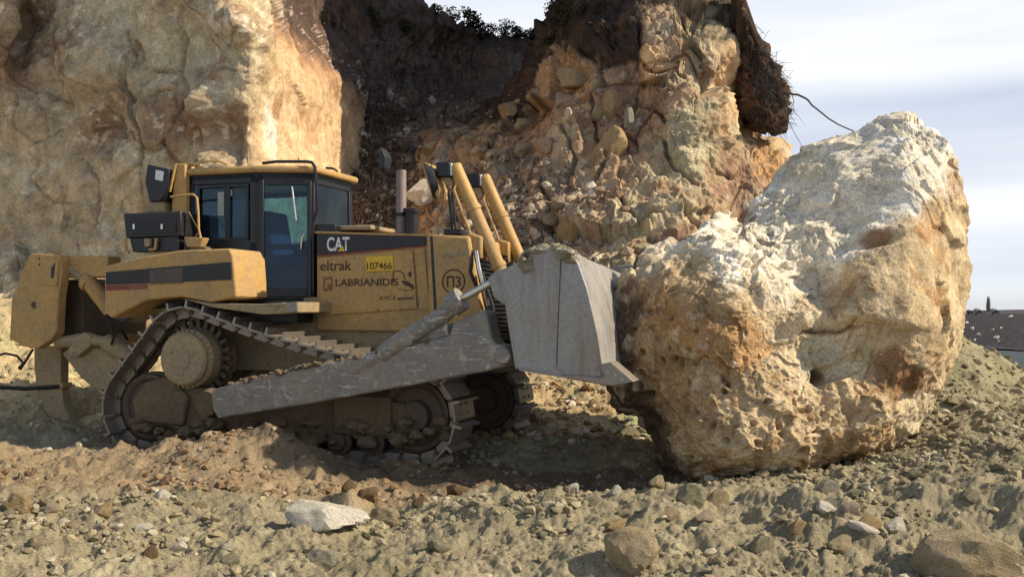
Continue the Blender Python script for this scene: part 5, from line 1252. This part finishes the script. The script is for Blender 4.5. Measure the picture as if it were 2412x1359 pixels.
# scrub on the ridge
M_leaf, t, p = newmat('dark_leaves'); p.inputs['Roughness'].default_value = .8; p.inputs['Specular IOR Level'].default_value = .2
tcn = N(t, 'ShaderNodeTexCoord').outputs['Object']; t.links.new(rampn(t, noise(t, 2.5, 4, .6, tcn), [(.35, (.022, .022, .014)), (.5, (.045, .045, .024)), (.7, (.085, .072, .038))]), p.inputs['Base Color'])
def shrub_parts(seed):
    rr = np.random.RandomState(seed); V = []; F = []
    cl = [(rr.normal(0, .42), rr.normal(0, .35), rr.uniform(.25, 1.0), rr.uniform(.22, .42)) for _ in range(9)]
    for (cx, cy, cz, cr) in cl:
        for k in range(75):
            q = rr.normal(size=3); q /= np.linalg.norm(q); q = np.array([cx, cy, cz]) + q * cr * rr.rand() ** .4
            a = rr.normal(size=3); a /= np.linalg.norm(a); c_ = np.cross(a, rr.normal(size=3)); c_ /= np.linalg.norm(c_); l_ = rr.uniform(.05, .11)
            k0 = len(V); V += [q - a * l_, q + c_ * l_ * .45, q + a * l_, q - c_ * l_ * .45]; F.append((k0, k0 + 1, k0 + 2, k0 + 3))
    fo = np_mesh('foliage', np.array(V), np.array(F)); fo.materials.append(M_leaf)
    b = MB()
    for k in range(8):
        cx, cy, cz, cr = cl[k]; b.tube([(0, 0, -.35), (cx * .4, cy * .4, cz * .5), (cx, cy, cz + cr * .5)], [.035, .022, .006], 5, False, False)
    me = bpy.data.meshes.new('stems'); me.from_pydata(b.v, [], b.f); me.materials.append(M_wood); return fo, me
SH = [shrub_parts(k) for k in range(4)]
def shrub(loc, s, label, group, k, rz):
    r_ = bpy.data.objects.new('shrub', None); COL.objects.link(r_); r_.location = loc; r_.scale = s; r_.rotation_euler = (0, 0, rz); tag(r_, label, 'shrub', group)
    link('foliage', SH[k][0], None, r_); link('stems', SH[k][1], None, r_)
top_row = QG[329]; tpx, tpy = topx(top_row)
for k, (px_, s_, lab) in enumerate([(1030, .42, 'low dark scrub at the left end of the ridge where the sky begins'), (1068, .55, 'dark shrub left of the round bush on the ridge'), (1100, .78, 'largest round dark bush standing up on the ridge line'), (1135, .5, 'dark scrub just right of the round bush on the ridge'),
        (1165, .5, 'dark scrub left of the middle of the ridge dip'), (1190, .6, 'dark green shrub in the middle of the ridge dip'), (1217, .5, 'dark scrub right of the middle of the ridge dip'), (1243, .55, 'dark shrub before the last bush of the ridge'), (1266, .72, 'pointed dark bush near the right end of the ridge'), (1296, .6, 'dark scrub wedged between the ridge and the crag')]):
    q = top_row[np.argmin(np.abs(tpx - px_))]
    shrub((q[0], q[1] + random.uniform(-.2, .2), q[2] - .12), (s_ * 1.2, s_, s_ * .9), lab, 'dark scrub along the ridge', k % 4, random.uniform(0, 6))
for k, (px_, py_, lab) in enumerate([(1335, 18, 'dark shrub high on the left top of the crag'), (1320, 58, 'dark shrub overhanging the left side of the crag top'), (1298, 98, 'lowest dark shrub down the left side of the crag'), (1385, 35, 'dark shrub on the black topsoil in the crag top'),
        (720, 40, 'dark withered shrub above the sunlit facet of the left cliff'), (790, 60, 'dark withered shrub at the top left of the gully'), (870, 50, 'dark withered shrub in the upper middle of the gully'), (950, 70, 'dark withered shrub below the left end of the ridge')]):
    p_ = front_pt(px_, py_)
    if p_ is None: continue
    s_ = random.uniform(.4, .55)
    shrub((p_[0], p_[1] + .1, p_[2] - .1), (s_, s_, s_), lab, 'scrub on the slopes', k % 4, random.uniform(0, 6))

# hanging mass of soil and roots at the right edge of the crag
RO = [(1724, -90), (1744, -90), (1752, -10), (1768, 55), (1784, 96), (1806, 138), (1836, 185), (1856, 225), (1852, 262), (1842, 295), (1818, 318), (1786, 312), (1764, 300), (1748, 240), (1742, 160), (1736, 90), (1730, 0)]
def disp_root(p, px, py, isf):
    F1b, Eb, fcb, rb = voro(p, 3.0, 66, .4); return fbm(p, 2.2, 4, .6, 68) * .16 + fcb * .14 + fbm(p, 9, 3, .6, 69, True) * .05, fcb
def col_root(p, px, py, d, ex, n, isf):
    a = fbm(p, 3, 4, .6, 141); c = np.tile(np.array([.045, .032, .026]), (len(p), 1)); c = mixc(c, (.105, .055, .033), ss(-.05, .35, a + .4 * blob(px, py, 1765, 200, 25, 90))); return mixc(c, (.20, .15, .08), ss(.25, .5, fbm(p, 6, 3, .6, 143)) * .5)
rm_, QR, _ = solid('root_mat', RO, (1792, 200), lambda X, Y: 22.4 + 0 * X, lambda X, Y: 1.3 + 0 * X, 50, 120, disp_root, col_root, M_dark, None, .7, 24)
tag(rm_, 'dark overhanging clump of soil and roots on the right edge of the crag', 'root clump')
b = MB()
pr = QR.reshape(-1, 3); pxr, pyr = topx(pr); ok = np.where((pxr > 1775))[0]
for k in range(1300):
    a = Vector(pr[ok[rs.randint(len(ok))]]); v = Vector((rs.normal(.03, .07), rs.normal(-.03, .05), rs.normal(-.03, .08)))
    b.tube([a, a + v, a + v * 1.7 + Vector((.01, 0, -.05))], [.006, .005, .002], 3, False, False)
tag(b.build('root_fibre', M_wood, rm_, 0, 0), kind='stuff')
def root(pts, r0, r1, label, name='root'):
    b = MB(); P = [tuple(pt(np.float64(x_), np.float64(y_), np.float64(d_))) for x_, y_, d_ in pts]; n = len(P)
    b.tube(P, [r0 + (r1 - r0) * i / (n - 1) for i in range(n)], 6, True, False); tag(b.build(name, M_wood, None, 0), label, 'root')
root([(1838, 215, 22.6), (1862, 222, 22.5), (1880, 224, 22.4), (1897, 232, 22.3), (1903, 236, 22.3), (1912, 248, 22.2), (1930, 262, 22.1), (1952, 280, 22), (1975, 294, 22), (2000, 305, 21.9), (2025, 315, 21.9), (2050, 322, 21.9)], .026, .010, 'long thin root stretching through the air from the root clump to the boulder')
root([(1840, 275, 22.6), (1852, 285, 22.5), (1862, 296, 22.5), (1872, 315, 22.5), (1882, 332, 22.5), (1890, 348, 22.5)], .010, .005, 'short thin root dangling below the root clump')
root([(1866, 224, 22.5), (1870, 240, 22.5), (1862, 258, 22.5), (1868, 270, 22.5)], .010, .004, 'tuft of fine root hanging by the start of the long root')

# far land on the right
def quad_sheet(name, pts, mat, kind='structure'):
    """a flat strip of land with a ragged edge"""
    P = []
    for a, b in zip(pts, pts[1:] + pts[:1]):
        for k in range(14):
            f = k / 14; q = [a[j] + (b[j] - a[j]) * f for j in range(3)]; w = .012 * q[1]
            P.append((q[0] + rs.normal(0, w), q[1] + rs.normal(0, w) * 1.5, q[2]))
    me = bpy.data.meshes.new(name); me.from_pydata(P, [], [tuple(range(len(P)))]); return tag(link(name, me, mat), kind=kind)
def flat_mat(name, c1, c2, sc):
    m, t, p = newmat(name); g = N(t, 'ShaderNodeNewGeometry').outputs['Position']
    t.links.new(rampn(t, noise(t, sc, 5, .7, g), [(.35, c1), (.65, c2)]), p.inputs['Base Color']); p.inputs['Roughness'].default_value = .95; return m
def gpt(px, py, z): d = (EYE - z) * FPX / (py - HZ); return ((px - W / 2) / FPX * d, d, z)
quad_sheet('grass_strip', [gpt(2280, 875, .10), gpt(2600, 890, .10), gpt(2600, 838, .10), gpt(2400, 826, .10), gpt(2290, 815, .10)], flat_mat('teal_grass', (.018, .034, .038), (.040, .066, .068), .6))
hv = []; 
for k in range(60):
    X = 250 + k * 30; hv += [(X, 1100, 0), (X, 1130, 2.2 + 2.4 * min(1, k / 14) + .8 * math.sin(k * 1.3)), (X, 1500, 1)]
hf = [(3 * k + j, 3 * k + 3 + j, 3 * k + 4 + j, 3 * k + 1 + j) for k in range(59) for j in (0, 1)]
me = bpy.data.meshes.new('hill'); me.from_pydata(hv, [], hf); tag(link('hill', me, flat_mat('far_hill', (.040, .038, .042), (.062, .058, .062), .02)), kind='structure')
for k, (px_, py_, w_, h_, lab) in enumerate([(2277, 764, 13, 8, 'pale slab half hidden by the boulder edge in the dark field'), (2291, 776, 12, 8, 'pale stone in the dark field right of the boulder edge'), (2305, 791, 15, 8, 'long pale stone low in the dark field'), (2296, 803, 10, 6, 'lowest pale stone in the dark field nearest the mound'),
        (2338, 779, 9, 6, 'small pale stone in the middle of the dark field'), (2358, 774, 7, 6, 'tiny round pale stone right of the middle one'), (2381, 748, 15, 6, 'highest pale stone in the dark field below the horizon'), (2349, 798, 19, 9, 'largest pale stone at the edge of the dark field'), (2353, 806, 10, 5, 'small pale stone under the largest one in the dark field')]):
    x_, d_, z_ = gpt(px_, py_, .1)
    stone(0, 0, w_, h_, 'white', lab, None, 3 + k % 6, tilt=-.25, sink=.1, at=(x_, d_, z_))
# bare poplar and bushes on the horizon
d_ = 620.; x_ = (2328 - W / 2) / FPX * d_
tr_ = bpy.data.objects.new('poplar_tree', None); COL.objects.link(tr_); tr_.location = (x_, d_, 0); tag(tr_, 'tall narrow grey bare tree on the horizon right of the boulder', 'tree')
M_tw = flat_mat('grey_twigs', (.20, .18, .17), (.30, .27, .26), .5)
b = MB(); b.tube([(0, 0, 0), (0, 0, 6), (.1, 0, 11.4)], [.35, .25, .05], 8, True, False); b.build('trunk', M_tw, tr_, 0)
b = MB()
for k in range(420):
    z0 = rs.uniform(1.2, 8.5); a = rs.uniform(0, 6.28); r_ = (1.9 - .1 * z0) * rs.uniform(.4, 1); l_ = rs.uniform(1.5, 3.2)
    e = (r_ * math.cos(a), r_ * math.sin(a), min(z0 + l_, 11.6)); b.tube([(0, 0, z0), (e[0] * .7, e[1] * .7, z0 + l_ * .45), e], [.07, .06, .03], 4, False, False)
b.build('crown', M_tw, tr_, 0)
for px_, s_, lab in ((2297, 2.6, 'small dark bush on the horizon close to the boulder edge'), (2336, 2.6, 'dark bush at the foot of the tall bare tree'), (2280, 2.0, 'lowest dark bush at the boulder edge on the horizon')):
    r_ = bpy.data.objects.new('bush', None); COL.objects.link(r_); r_.location = ((px_ - W / 2) / FPX * 600., 600., 0.6); r_.scale = (s_ * 1.3, s_, s_); tag(r_, lab, 'bush')
    link('foliage', SH[0][0], None, r_); link('stems', SH[0][1], None, r_)
